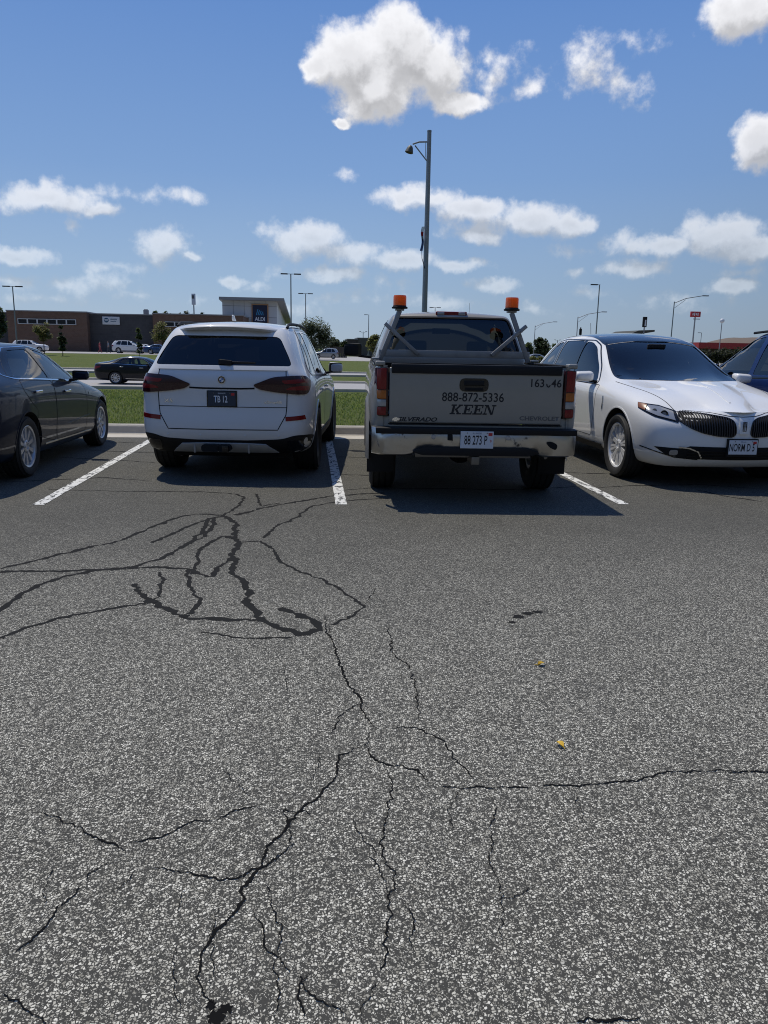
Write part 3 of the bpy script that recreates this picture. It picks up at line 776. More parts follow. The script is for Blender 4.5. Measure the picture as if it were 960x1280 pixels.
def wheel_proto(Rt, w, Rr, spokes=10, style='pair', rim_mat='alloy', parent=None, sw=.02, sw2=.03, dish=.03):
    """wheel turning about local y, outer face at +y; part with sub-parts tyre and rim"""
    bm = bmesh.new(); lathe(bm, [(-.03, .0), (-.03, Rr*.68), (-.015, Rr*.68), (-.015, .0)], n=32); cyl(bm, (0, -.1, 0), (0, .02, 0), .07, n=16)
    hub = obm('wheel', bm, M['steel'], parent, True, angle=R(30))
    h = w/2; sh = Rt-Rr
    bm = bmesh.new()
    prof = [(-h*.78, Rr-.012), (-h*.9, Rr+sh*.12), (-h, Rr+sh*.45), (-h*.97, Rr+sh*.75), (-h*.86, Rt-.022), (-h*.78, Rt-.006), (-h*.7, Rt)]
    for gx_ in (-.42, -.14, .14, .42): prof += [((gx_-.045)*h*1.6, Rt), ((gx_-.04)*h*1.6, Rt-.009), ((gx_+.04)*h*1.6, Rt-.009), ((gx_+.045)*h*1.6, Rt)]
    prof += [(h*.7, Rt), (h*.78, Rt-.006), (h*.86, Rt-.022), (h*.97, Rr+sh*.75), (h, Rr+sh*.45), (h*.9, Rr+sh*.12), (h*.78, Rr-.012)]
    lathe(bm, prof, n=64, closed=True); obm('tyre', bm, M['rubber'], hub, True, angle=R(30))
    bm = bmesh.new(); f = h*.72
    lathe(bm, [(-h*.75, Rr-.004), (f-.02, Rr-.018), (f+.012, Rr+.004), (f+.016, Rr-.004), (f+.008, Rr-.02), (f-.02, Rr-.03), (-h*.7, Rr-.045)], n=64, closed=True)
    yo = f-dish
    for k in range(spokes):
        a = 2*pi*k/spokes
        offs = ((-.5, 1), (.5, 1)) if style == 'pair' else ((0, 1),)
        for (so_, _) in offs:
            da = so_*(.30 if spokes <= 6 else .2)
            i0 = Vector((.05*cos(a+da*1.6), .05*sin(a+da*1.6))); r0 = .058
            p0 = Vector((cos(a+so_*.28)*r0, sin(a+so_*.28)*r0)); p1 = Vector((cos(a+da)*(Rr-.012), sin(a+da)*(Rr-.012))); t = (p1-p0).normalized(); s = Vector((-t.y, t.x))
            q = [p0-s*sw, p0+s*sw, p1+s*sw2, p1-s*sw2]; ys_ = [yo, yo, f-.004, f-.004]
            vt = [bm.verts.new((c.x, y_, c.y)) for c, y_ in zip(q, ys_)]; vb = [bm.verts.new((c.x*.99, y_-.04, c.y*.99)) for c, y_ in zip([p0-s*sw*1.3, p0+s*sw*1.3, p1+s*sw2*1.3, p1-s*sw2*1.3], ys_)]
            bm.faces.new(vt[::-1]); bm.faces.new(vb)
            for i in range(4): bm.faces.new((vt[i], vt[(i+1) % 4], vb[(i+1) % 4], vb[i]))
    lathe(bm, [(yo-.05, 0), (yo-.05, .07), (yo+.003, .07), (yo+.012, .055), (yo+.012, .032), (yo+.006, .030), (yo+.006, 0)], n=32)
    for k in range(5):
        a = 2*pi*k/5+.3; cyl(bm, (cos(a)*.052, yo, sin(a)*.052), (cos(a)*.052, yo+.016, sin(a)*.052), .008, n=6)
    bmesh.ops.recalc_face_normals(bm, faces=bm.faces)
    obm('rim', bm, M[rim_mat], hub, True, angle=R(25))
    return hub
def place_wheels(root, proto, xs, y, z, steer=0, ys=None):
    first = True
    for k, x in enumerate(xs):
        for sg in (1, -1):
            w = proto if first else copy_tree(proto, root); first = False
            w.parent = root; w.location = (x, sg*(ys[k] if ys else y), z)
            w.rotation_euler = (0, rng.random()*2, (0 if sg > 0 else pi)+(steer if k == len(xs)-1 else 0))
def rbox(name, c, s, r, m_, parent, seg=3, rot=None):
    bm = bmesh.new(); box(bm, (0, 0, 0), s); bmesh.ops.bevel(bm, geom=list(bm.edges), offset=r, segments=seg, profile=.6, affect='EDGES', clamp_overlap=True)
    Mx = Matrix.Translation(c) @ (rot.to_matrix().to_4x4() if rot is not None else Matrix()); bmesh.ops.transform(bm, matrix=Mx, verts=bm.verts)
    return obm(name, bm, m_, parent, True, angle=R(60))
def mirror_part(root, x, y, z, sg, m_, s=(.11, .24, .16), housing_dark=None, stalk=.1):
    bm = bmesh.new(); box(bm, (0, 0, 0), s)
    for v in bm.verts:
        if v.co.x > 0: v.co.y *= .86; v.co.z *= .8; 
        if v.co.y*sg > 0: v.co.z *= .82; v.co.x -= .02
    bmesh.ops.bevel(bm, geom=list(bm.edges), offset=.045, segments=4, profile=.55, affect='EDGES', clamp_overlap=True)
    bmesh.ops.translate(bm, verts=bm.verts, vec=(x, y*sg, z))
    o = obm('mirror', bm, m_, root, True, angle=R(70))
    bm = bmesh.new(); bar(bm, (x, (y-s[1]*.3)*sg, z-s[2]*.38), (x+.02, (y-s[1]*.5-stalk)*sg, z-s[2]*.5), .05, .035)
    obm('mirror_stalk', bm, M['black'], o, bevel=.008)
    bm = bmesh.new(); pts = [(y*sg+a*s[1]*.42, z+b*s[2]*.40) for a, b in smoothpoly([(-1, -1), (1, -1), (1, 1), (-1, 1)], 2)]
    vs = [bm.verts.new((x-s[0]/2-.004, p[0], p[1])) for p in pts]; bm.faces.new(vs)
    obm('mirror_glass', bm, M['gloss'], o); return o
def seat(root, x, y, z, m_, w=.48, h=.62, lean=-.12, bench=0):
    o = rbox('seat', (x, y, z), (.5, w+bench, .18), .06, m_, root)
    rbox('seat_back', (x-.26+lean*.4, y, z+h*.5), (.13, w+bench, h), .055, m_, o, rot=Matrix.Rotation(lean, 3, 'Y').to_quaternion())
    ys_ = [0] if not bench else [-.38, .38]
    for q in ys_: rbox('headrest', (x-.30+lean*.8, y+q, z+h+.09), (.09, .26, .17), .04, m_, o)
    return o
def plate(root, x, z, view, word, base, ink, small=None, state=None, w=.305, h=.152, tilt=0, y=0, size=.085, sx=.72):
    """licence plate with raised lettering, facing rear (B) or front (F)"""
    sg = -1 if view == 'B' else 1
    bm = bmesh.new(); box(bm, (0, 0, 0), (.004, w, h)); o = obm('licence_plate', bm, base, root, bevel=.0018, seg=1); o.location = (x, y, z); o.rotation_euler = (0, tilt, 0)
    Rm = Matrix(((0, 0, sg, sg*.0032), (sg*1.0, 0, 0, 0), (0, 1, 0, 0), (0, 0, 0, 1)))
    text_flat(word, size, Rm @ Matrix.Translation((-.012, -.006, 0)), ink, o, sx=sx, bold=.0012)
    if state: text_flat(state, .02, Rm @ Matrix.Translation((0, .058, 0)), M['inkblue'] if base is M['platew'] else ink, o, sx=1.1)
    if small: text_flat(small, .03, Rm @ Matrix.Translation((w*.42, -.01, 0)), M['inkred'] if base is M['platew'] else ink, o)
    bm = bmesh.new(); b2 = bmesh.ops.create_cube(bm, size=1); bmesh.ops.transform(bm, matrix=Matrix.Translation((sg*.0035, sg*w*.40, h*.33)) @ Matrix.Diagonal((.001, .036, .026, 1)), verts=b2['verts'])
    obm('registration_sticker', bm, M['inkred'], o)
    for q in (-.35, .35):
        pass
    for q in (-.30, .30):
        bm = bmesh.new(); cyl(bm, (0, w*q, h*.40), (sg*.006, w*q, h*.40), .005, n=8); obm('plate_screw', bm, M['steel'], o)
    return o
def lines(*rows):
    """rows: (xs, ys, zs)"""
    return [list(zip(x, y, z)) for x, y, z in rows]
# ------------------------------------------------------------------ white SUV seen from behind
M['white'] = paint('pearl_white_paint', (.68, .685, .68), rough=.4)
def suv_body(level=3):
    xs = [.20, .30, .80, 1.5, 2.3, 3.0, 3.7, 4.25, 4.65, 4.80]
    def X(a): return [a]+xs[1:]
    side = lines(
        ([.24]+xs[1:], [.74, .86, .90, .92, .92, .92, .92, .90, .82, .60], [.29, .28, .25, .24, .23, .23, .24, .25, .26, .27]),
        ([.10, .22, .78]+xs[3:], [.80, .93, .96, .955, .95, .95, .96, .95, .90, .66], [.37, .36, .36, .36, .35, .35, .36, .37, .38, .38]),
        ([.05, .15, .75]+xs[3:8]+[4.68, 4.87], [.84, .965, 1.00, .965, .95, .95, .98, .985, .92, .68], [.56, .56, .57, .58, .56, .56, .57, .58, .58, .58]),
        ([.09, .17, .75]+xs[3:8]+[4.68, 4.87], [.83, .955, 1.00, .975, .96, .96, .985, .985, .91, .68], [.80]*7+[.80, .78, .74]),
        ([.07, .15, .74]+xs[3:8]+[4.66, 4.84], [.825, .94, .985, .975, .965, .965, .97, .96, .88, .66], [1.0, 1.0, 1.01, .99, .98, .97, .96, .95, .93, .88]),
        ([.07, .16, .74]+xs[3:8]+[4.6, 4.76], [.80, .905, .945, .95, .945, .945, .94, .90, .80, .60], [1.13, 1.13, 1.12, 1.09, 1.07, 1.05, 1.03, 1.03, 1.0, .95]),
        ([.14, .24, .76]+xs[3:5]+[3.0, 3.68, 4.2, 4.5, 4.66], [.765, .835, .895, .90, .90, .90, .88, .80, .68, .50], [1.23, 1.22, 1.19, 1.16, 1.14, 1.12, 1.09, 1.08, 1.04, .99]),
        ([.29, .40, .82, 1.5, 2.3, 2.9, 3.55, 4.15, 4.5, 4.64], [.70, .745, .80, .815, .82, .81, .80, .62, .5, .4], [1.45, 1.45, 1.44, 1.43, 1.42, 1.38, 1.12, 1.10, 1.06, 1.0]),
        ([.44, .54, .88, 1.5, 2.2, 2.72, 3.45, 4.15, 4.5, 4.62], [.62, .645, .68, .69, .685, .66, .70, .5, .4, .3], [1.60, 1.635, 1.665, 1.68, 1.68, 1.63, 1.16, 1.11, 1.07, 1.0]),
    )
    return cage(side, F=(.88, .55, 0.), rb=[.03, .06, .09, .07, .06, .06, .06, .07, .09], fb=[.06, .08, .08, .08, .08, .08, .08, .08, .08],
                crown=[.035, .045, .055, .06, .06, .05, .03, .03, .03, .02], xt=[0, 0, 0, 0, 0, .05, .12, .1, .1, 0], level=level)
SUVWIN = {'rear_door': [(1.42, 1.13), (2.28, 1.115), (2.24, 1.60), (1.50, 1.615)], 'front_door': [(2.38, 1.11), (3.42, 1.075), (3.25, 1.20), (2.75, 1.55), (2.36, 1.60)],
          'quarter': [(.66, 1.20), (.72, 1.16), (1.32, 1.135), (1.40, 1.61), (1.02, 1.60)]}
def build_white_suv():
    t = empty('suv', (-.945, 8.40, 0), pi/2-R(5.3)); t.scale = (1, .965, 1)
    tag(t, 'white SUV with dark rear glass and a dark blue plate, left of the pickup', 'SUV')
    me = suv_body(3); S = Surf(me)
    W = SUVWIN
    cav = hull([(x, s*y, z) for s in (1, -1) for x, y, z in ((.42, .72, .95), (.42, .70, 1.22), (.62, .60, 1.58), (2.7, .62, 1.60), (3.35, .72, 1.16), (3.35, .80, 1.0), (3.2, .84, .45), (.7, .84, .45), (1.5, .84, 1.1), (2.6, .84, 1.1))])
    rearwin = [(-.76, 1.235), (.76, 1.235), (.72, 1.33), (.60, 1.545), (-.60, 1.545), (-.72, 1.33)]
    wsh = [(-.78, 1.15), (.78, 1.15), (.62, 1.60), (-.62, 1.60)]
    cuts = [archcut(1.02, .375, .435, .62, 1.3), archcut(1.02, .375, .435, -1.3, -.62), archcut(3.995, .375, .43, .62, 1.3), archcut(3.995, .375, .43, -1.3, -.62), cav]
    for k in W: cuts.append(cutprism(W[k], 'L', 3, 3, 2))
    cuts.append(cutprism(rearwin, 'B', 2, .9, 2)); cuts.append(cutprism(wsh, 'F', 6, -2.9, 1))
    body = cut(me, cuts, [M['white'], M['well']], 'body', t, S)
    patch('rear_window', S, grow(smoothpoly(rearwin, 2), .008), 'B', M['dglass'], t, off=-.004, thick=0, grid=.06)
    patch('windshield', S, grow(wsh, .008), 'F', M['wglass'], t, off=-.004, thick=0, grid=.08)
    # black surround around the rear glass sides
    for v in ('L', 'R'):
        for k in W:
            w_ = patch('side_window', S, grow(smoothpoly(W[k], 2), .008), v, M['dglass'] if k != 'front_door' else M['glass'], t, off=-.004, thick=0, grid=.08)
        strip('window_trim', S, smoothpoly([(.64, 1.19), (.70, 1.135), (1.35, 1.105), (2.3, 1.085), (3.5, 1.05), (3.30, 1.22), (2.80, 1.58), (2.36, 1.635), (1.5, 1.645), (1.0, 1.635)], 2), v, .022, M['gloss'], t, off=.004, closed=True, thick=.006)
        # doors: skins with a dark gap around them
        for nm, P_ in (('door', [(1.50, .42), (2.30, .40), (2.32, .75), (2.33, 1.07), (1.42, 1.095), (1.38, .95), (1.46, .70)]), ('door', [(2.34, .40), (3.30, .40), (3.42, .6), (3.45, .9), (3.42, 1.04), (2.345, 1.07), (2.335, .75)])):
            strip('door_gap', S, smoothpoly(P_, 2, .12), v, .010, M['gap'], t, off=.0012, closed=True)
        for hx in (1.62, 2.55):
            h = S.bvh.ray_cast(Vector((hx, 3 if v == 'L' else -3, .93)), Vector((0, -1 if v == 'L' else 1, 0)))[0]
            rbox('door_handle', (hx, h.y+(.016 if v == 'L' else -.016), .93), (.20, .022, .03), .009, M['white'], t)
        # rear lamp wrapping round the corner
        sg = 1 if v == 'L' else -1; ang = 180-sg*38
        rl = [(-.02, .37*sg, 1.035), (.0, .60*sg, 1.12), (.05, .83*sg, 1.135), (.20, .95*sg, 1.13), (.38, .98*sg, 1.08), (.30, .97*sg, 1.02), (.17, .96*sg, .945), (.05, .86*sg, .94), (.0, .60*sg, .965), (-.02, .45*sg, .99)]
        l_ = patch('tail_light', S, rl, ang, M['smoke'], t, off=.014, thick=.02, grid=.04, rnd=2)
        rl2 = [(.04, .66*sg, 1.085), (.08, .86*sg, 1.10), (.25, .96*sg, 1.09), (.22, .955*sg, 1.05), (.10, .87*sg, 1.06), (.04, .70*sg, 1.05)]
        patch('light_bar', S, rl2, ang, M['red'], l_, off=.0165, thick=.004, grid=.04, rnd=1)
        rl3 = [(.04, .70*sg, .99), (.08, .86*sg, .985), (.20, .955*sg, .98), (.24, .96*sg, 1.02), (.10, .87*sg, 1.03), (.05, .76*sg, 1.02)]
        patch('light_bar', S, rl3, ang, M['red'], l_, off=.0165, thick=.004, grid=.04, rnd=1)
        rf = [(.03, .71*sg, .70), (.10, .93*sg, .72), (.12, .94*sg, .675), (.03, .71*sg, .655)]
        patch('reflector', S, rf, ang, M['red'], t, off=.006, thick=.008, grid=.04)
        # arch lips
        for ax in (1.02, 3.995):
            pts_ = [(ax+.450*cos(a), .375+.450*sin(a)) for a in [pi*k/24 for k in range(-1, 26)]]
            strip('arch_lip', S, pts_, v, .03, M['white'], t, off=.008, thick=.012, step=.03)
        strip('sill_trim', S, [(1.46, .34), (3.55, .34)], v, .10, M['black'], t, off=.004, thick=.006)
        rl_ = bmesh.new(); rr = [(x, (.66-.02*abs(x-1.7))*sg, 1.662+.045*sin(pi*(x-.7)/2.1)**.3 if .7 < x < 2.79 else 1.65) for x in [.70+2.1*k/16 for k in range(17)]]
        tube(rl_, rr, .017, 8); obm('roof_rail', rl_, M['black'], t, True)
    # tailgate shut lines
    tg = [(-.70, 1.19), (-.715, .98), (-.71, .80), (-.70, .72), (-.61, .56), (.61, .56), (.70, .72), (.71, .80), (.715, .98), (.70, 1.19)]
    strip('tailgate_gap', S, tg, 'B', .010, M['gap'], t, off=.0015); strip('tailgate_gap', S, [(-.705, .80), (.705, .80)], 'B', .007, M['gap'], t, off=.0015)
    patch('tailgate_ledge', S, [(-.70, 1.225), (.70, 1.225), (.72, 1.185), (-.72, 1.185)], 'B', M['white'], t, off=.012, thick=.014, grid=.06, rnd=1)
    # recess over the plate
    strip('plate_recess', S, [(-.36, 1.0), (-.20, .995), (.20, .995), (.36, 1.0)], 'B', .018, M['well'], t, off=.002)
    # black lower bumper with raised outer pods
    patch('bumper_trim', S, [(-.97, .50), (-.80, .505), (-.66, .46), (-.3, .445), (.3, .445), (.66, .46), (.80, .505), (.97, .50), (.95, .36), (.80, .285), (-.80, .285), (-.95, .36)], 'B', M['black'], t, off=.006, thick=.01, grid=.06, rnd=2)
    for sg in (1, -1):
        patch('air_vent', S, [(.70*sg, .44), (.88*sg, .45), (.86*sg, .33), (.72*sg, .32)], 'B', M['gloss'], t, off=.010, thick=.006, grid=.05, rnd=1)
    d = patch('diffuser', S, [(-.60, .305), (-.47, .405), (-.2, .415), (.2, .415), (.47, .405), (.60, .305)], 'B', mat('satin_silver', (.55, .56, .57), .45, metal=.2), t, off=.016, thick=.02, grid=.05)
    for (yy, w_) in ((.13, .10), (-.02, .07)):
        bm = bmesh.new(); prism(bm, smoothpoly([(yy-w_, .325), (yy+w_, .325), (yy+w_, .40), (yy-w_, .40)], 2), 'x', -.055, .1); obm('exhaust_opening', bm, M['well'], d)
    bm = bmesh.new(); prism(bm, [(-.075, .33), (-.005, .33), (-.005, .395), (-.075, .395)], 'x', -.085, .0); obm('tow_receiver', bm, M['gloss'], d, bevel=.006)
    for yy in (-.3, .3): rbox('diffuser_fin', (-.045, yy, .355), (.03, .022, .085), .006, M['alu'], d)
    # bumper parking sensors
    for yy in (-.62, -.25, .25, .62):
        h = S.bvh.ray_cast(Vector((-3, yy, .50)), Vector((1, 0, 0)))[0]; bm = bmesh.new(); cyl(bm, h+Vector((.01, 0, 0)), h+Vector((-.003, 0, 0)), .011, n=14); obm('parking_sensor', bm, M['platew'], t)
    # roof spoiler and high brake light
    bm = bmesh.new(); N_ = 14
    rows_ = []
    for k in range(N_+1):
        y = -.63+1.26*k/N_; f = 1-(y/.63)**2; e = max(0, abs(y/.63)-.7)*.85
        rows_.append([bm.verts.new(p) for p in ((.62, y, 1.648+.048*f-e*.15), (.33+e-.05*f, y, 1.615+.045*f), (.315+e-.05*f, y, 1.60+.04*f), (.34+e-.05*f, y, 1.585+.035*f), (.60, y, 1.58))])
    for a, b in zip(rows_, rows_[1:]):
        for i in range(5): bm.faces.new((a[i], a[(i+1) % 5], b[(i+1) % 5], b[i]))
    bm.faces.new(rows_[0][::-1]); bm.faces.new(rows_[-1]); bmesh.ops.recalc_face_normals(bm, faces=bm.faces)
    obm('spoiler', bm, M['white'], t, True, angle=R(50))
    # shark fin
    bm = bmesh.new(); prism(bm, smoothpoly([(.0, 0), (.16, 0), (.10, .02), (.035, .062), (.01, .062)], 2), 'y', -.012, .012); o = obm('antenna_fin', bm, M['white'], t, bevel=.006); o.location = (.72, .0, 1.722)
    # wiper
    bm = bmesh.new(); bar(bm, (.105, .02, 1.268), (.125, -.36, 1.262), .02, .022); bar(bm, (.105, .04, 1.275), (.075, -.10, 1.262), .05, .05)
    bar(bm, (.125, -.05, 1.255), (.13, -.42, 1.25), .012, .014); o = obm('rear_wiper', bm, M['black'], t, bevel=.006)
    # round badge
    h = S.bvh.ray_cast(Vector((-3, 0, 1.085)), Vector((1, 0, 0)))[0]; bd = empty('emblem', (h.x-.003, 0, 1.085), 0, t)
    def disc(nm, r0, r1, m_, dx, a0=0, a1=2*pi):
        bm = bmesh.new(); n = 32; A = []; B_ = []
        for k in range(n+1):
            a = a0+(a1-a0)*k/n; A.append(bm.verts.new((dx, r0*cos(a), r0*sin(a)))); B_.append(bm.verts.new((dx, r1*cos(a), r1*sin(a))))
        for k in range(n): bm.faces.new((A[k], A[k+1], B_[k+1], B_[k]))
        return obm(nm, bm, m_, bd)
    bm = bmesh.new(); cyl(bm, (.012, 0, 0), (-.004, 0, 0), .041, n=40); obm('emblem_ring', bm, M['gloss'], bd)
    disc('emblem_rim', .038, .041, M['chrome'], -.0046); disc('emblem_inner_rim', .023, .025, M['chrome'], -.0046)
    for q in range(4): disc('emblem_quarter', .0005, .023, M['inkw'] if q % 2 == 0 else mat('emblem_blue', (.03, .12, .35), .3), -.0046, q*pi/2, (q+1)*pi/2)
    px_ = S.bvh.ray_cast(Vector((-3, 0, .885)), Vector((1, 0, 0)))[0].x
    bm = bmesh.new(); box(bm, (px_-.004, 0, .885), (.012, .335, .178)); obm('plate_frame', bm, M['gloss'], t, bevel=.006)
    plate(t, px_-.0125, .885, 'B', 'TB 12', M['plated'], M['inkw'], small=None, state='ILLINOIS', size=.10, sx=.62)
    text_on(S, 'X5', .055, (.60, .855), 'B', M['chrome'], t, name='badge_lettering', flip=True, sx=1.5, off=.004)
    text_on(S, 'xDrive40i', .040, (-.56, .855), 'B', M['chrome'], t, name='badge_lettering', flip=True, sx=1.2, off=.004)
    for sg in (1, -1): mirror_part(t, 3.12, 1.06, 1.16, sg, M['white'], (.12, .22, .17))
    for y in (.37, -.37): seat(t, 2.45, y, .62, M['dash'])
    seat(t, 1.45, 0, .65, M['dash'], w=.5, bench=.8)
    bm = bmesh.new(); box(bm, (3.25, 0, .98), (.35, 1.5, .22)); obm('dashboard', bm, M['dash'], t, bevel=.05)
    place_wheels(t, wheel_proto(.378, .30, .265, 5, 'pair', 'darkalloy', t), (1.02, 3.995), .845, .378)
    bm = bmesh.new(); box(bm, (2.4, 0, .30), (4.0, 1.3, .16)); obm('underbody', bm, M['well'], t)
    return t
white_suv = build_white_suv()
# ------------------------------------------------------------------ pickup with the beacon rack
M['champ'] = paint('dusty_light_pewter_paint', (.31, .295, .258), flake=.2, rough=.42, dirt=.8)
M['chromeb'] = None
def rusty_chrome():
    m_ = bpy.data.materials.new('dented_chrome'); m_.use_nodes = True; nt = m_.node_tree; b = nt.nodes['Principled BSDF']; gg = NG(nt)
    o = gg.n('ShaderNodeTexCoord').outputs['Object']; n_ = gg.noise(o, 7, 6, .7, .5)
    f = gg.ss(n_, .60, .68); c = gg.mix(f, (.50, .485, .45), (.08, .06, .04)); nt.links.new(c, b.inputs['Base Color'])
    nt.links.new(gg.m('MULTIPLY_ADD', f, -.8, .95), b.inputs['Metallic']); nt.links.new(gg.m('MULTIPLY_ADD', f, .35, .30), b.inputs['Roughness'])
    bn = gg.n('ShaderNodeBump', {'Strength': .6, 'Distance': .03, 'Height': gg.noise(o, 4, 3, .5)}); nt.links.new(bn.outputs[0], b.inputs['Normal']); return m_
M['chromeb'] = rusty_chrome()
def build_truck():
    t = empty('pickup_truck', (1.52, 6.98, 0), pi/2-R(3.4)); t.scale = (1, 1, 1.035)
    tag(t, 'pewter pickup truck with two orange beacons on a metal rack and a dented chrome bumper', 'pickup truck')
    # cab and nose: one smooth body
    xs = [2.18, 2.26, 2.9, 3.6, 4.1, 4.5, 5.0, 5.45, 5.66]
    J = len(xs)
    side = lines(
        ([2.14]+xs[1:], [.80, .86, .90, .91, .91, .91, .90, .86, .74], [.50, .48, .46, .45, .45, .46, .50, .54, .56]),
        ([2.12]+xs[1:], [.90, .955, .975, .98, .98, .98, .985, .96, .82], [.62]*J),
        ([2.12]+xs[1:], [.91, .965, .985, .985, .985, .985, .99, .97, .84], [.85]*J),
        ([2.12]+xs[1:], [.91, .965, .975, .975, .975, .975, .975, .95, .83], [1.06, 1.06, 1.06, 1.06, 1.05, 1.04, 1.03, 1.0, .97]),
        ([2.12]+xs[1:], [.885, .94, .945, .945, .945, .94, .92, .89, .78], [1.22, 1.22, 1.22, 1.21, 1.20, 1.18, 1.14, 1.10, 1.06]),
        ([2.13]+xs[1:4]+[4.02]+xs[5:], [.86, .90, .91, .91, .90, .86, .8, .76, .66], [1.31, 1.31, 1.31, 1.30, 1.28, 1.24, 1.20, 1.15, 1.09]),
        ([2.22, 2.32, 2.9, 3.45, 3.80]+xs[5:], [.765, .80, .82, .82, .81, .6, .55, .5, .45], [1.56, 1.57, 1.57, 1.55, 1.42, 1.27, 1.23, 1.18, 1.10]),
        ([2.30, 2.40, 2.9, 3.25, 3.55]+xs[5:], [.69, .705, .71, .70, .68, .3, .3, .3, .3], [1.76, 1.785, 1.80, 1.77, 1.58, 1.29, 1.25, 1.20, 1.11]),
    )
    me = cage(side, F=(.9, .5, 0.), rb=[.02]*8, fb=[.05]*8, crown=[.03, .04, .05, .05, .04, .02, .02, .02, .02], xt=[0, 0, 0, .05, .1, .1, 0, 0, 0], level=3); S = Surf(me)
    cav = hull([(x, s*y, z) for s in (1, -1) for x, y, z in ((2.20, .80, .55), (2.22, .82, 1.30), (2.36, .66, 1.72), (3.2, .66, 1.73), (4.0, .82, 1.30), (4.05, .84, .6))])
    wr = [(-.80, 1.345), (.80, 1.345), (.665, 1.745), (-.665, 1.745)]; wf = [(-.78, 1.33), (.78, 1.33), (.64, 1.72), (-.64, 1.72)]
    side_w = {'front_window': [(3.12, 1.33), (4.0, 1.32), (3.80, 1.46), (3.38, 1.70), (3.14, 1.73)], 'rear_window': [(2.45, 1.34), (3.02, 1.34), (3.04, 1.73), (2.56, 1.72)]}
    cuts = [archcut(4.83, .40, .47, .6, 1.3), archcut(4.83, .40, .47, -1.3, -.6), cav, cutprism(wr, 'B', 2, 2.6, 2), cutprism(wf, 'F', 6, -3.0, 2)]
    for k in side_w: cuts.append(cutprism(side_w[k], 'L', 3, 3, 2))
    body = cut(me, cuts, [M['champ'], M['well']], 'cab', t, S)
    patch('back_window', S, grow(smoothpoly(wr, 2), .01), 'B', glass('cab_glass', (.50, .56, .55)), t, off=-.004, thick=0, grid=.08)
    strip('window_seal', S, smoothpoly(grow(wr, .004), 2), 'B', .022, M['black'], t, off=.004, closed=True, thick=.005)
    patch('windshield', S, grow(smoothpoly(wf, 2), .01), 'F', glass('cab_windshield', (.62, .68, .66)), t, off=-.004, thick=0, grid=.08)
    for v in ('L', 'R'):
        for k in side_w: patch('side_window', S, grow(smoothpoly(side_w[k], 2), .008), v, M['glass'], t, off=-.004, thick=0, grid=.1)
        strip('door_gap', S, smoothpoly([(3.06, .62), (4.12, .62), (4.14, 1.28), (3.78, 1.52), (3.40, 1.75), (3.08, 1.77)], 2), v, .01, M['gap'], t, closed=True)
    # high centre brake light
    h = S.bvh.ray_cast(Vector((1, 0, 1.795)), Vector((1, 0, 0)))[0]; hx = h.x if h else 2.4
    b_ = rbox('high_brake_light', (hx+.0, 0, 1.795), (.05, .37, .05), .012, M['red'], t)
    for sg in (1, -1): rbox('cargo_lamp', (hx-.004, .125*sg, 1.797), (.05, .085, .036), .01, M['clear'], b_)
    # ---- bed
    def sect(z0, z1):   # outer bed side profile (y, z)
        return [(.955, z0), (.985, z0+.10), (.992, .86), (.985, 1.06), (.955, 1.17), (.925, 1.232), (.895, 1.246), (.865, 1.246), (.862, 1.22), (.86, .80), (.86, z0)]
    for sg in (1, -1):
        bm = bmesh.new(); prev = None
        xsb = [.13, .16, .30, .7, 1.2, 1.7, 2.0, 2.10]
        for i, x in enumerate(xsb):
            sc_ = {0: -.07, 1: -.045, 2: -.012}.get(i, 0)
            ring = [bm.verts.new((x, (y+(sc_ if y > .87 else 0))*sg, z)) for y, z in sect(.62, 1.25)]
            if prev:
                n = len(ring)
                for k in range(n): bm.faces.new((prev[k], prev[(k+1) % n], ring[(k+1) % n], ring[k]))
            else: bm.faces.new(ring[::-1])
            prev = ring
        bm.faces.new(prev); bmesh.ops.recalc_face_normals(bm, faces=bm.faces)
        m0 = bpy.data.meshes.new('bed_side'); bm.to_mesh(m0); bm.free()
        o = cut(m0, [archcut(1.08, .40, .465, .5*sg, 1.4*sg)], [M['champ'], M['well']], 'bed_side', t)
        for p in o.data.polygons: p.use_smooth = True
        o.data.set_sharp_from_angle(angle=R(38))
        # flared arch
        bm = bmesh.new(); A = []
        for k in range(29):
            a = -.08+(pi+.16)*k/28; c, s_ = cos(a), sin(a)
            A.append([bm.verts.new((1.08+c*r_, yy*sg, .40+s_*r_)) for r_, yy in ((.458, .93), (.462, 1.012), (.482, 1.020), (.515, 1.008), (.56, .985))])
        for a, b in zip(A, A[1:]):
            for i in range(4): bm.faces.new((a[i], a[i+1], b[i+1], b[i]))
        bmesh.ops.recalc_face_normals(bm, faces=bm.faces); obm('wheel_flare', bm, M['champ'], o, True, angle=R(60))
        bm = bmesh.new(); box(bm, (1.12, .893*sg, 1.258), (1.96, .085, .022)); obm('rail_cap', bm, M['black'], t, bevel=.009)
        # chromed corner cap where the rail meets the tailgate
        rbox('corner_cap', (.19, .893*sg, 1.263), (.11, .09, .04), .014, M['champ'], t)
        # tail lamp: red, amber, clear, red stack wrapping the corner
        def lens(z0, z1, m_, nm, parent, dx=0, yi=.818, yo=.935):
            bm = bmesh.new(); pl = [(.115-dx, yi), (.112-dx, (yi+yo)/2), (.135-dx, yo-.012), (.20, yo+.012), (.20, yi)]
            prism(bm, [(p[0], p[1]*sg) for p in pl], 'z', z0, z1); return obm(nm, bm, m_, parent, bevel=.006)
        tl = lens(.800, 1.225, M['smoke'], 'tail_light', t)
        yi_ = .835
        lens(1.035, 1.218, M['red'], 'lens', tl, .006, yi_, .932); lens(.953, 1.028, M['amber'], 'lens', tl, .006, yi_, .932)
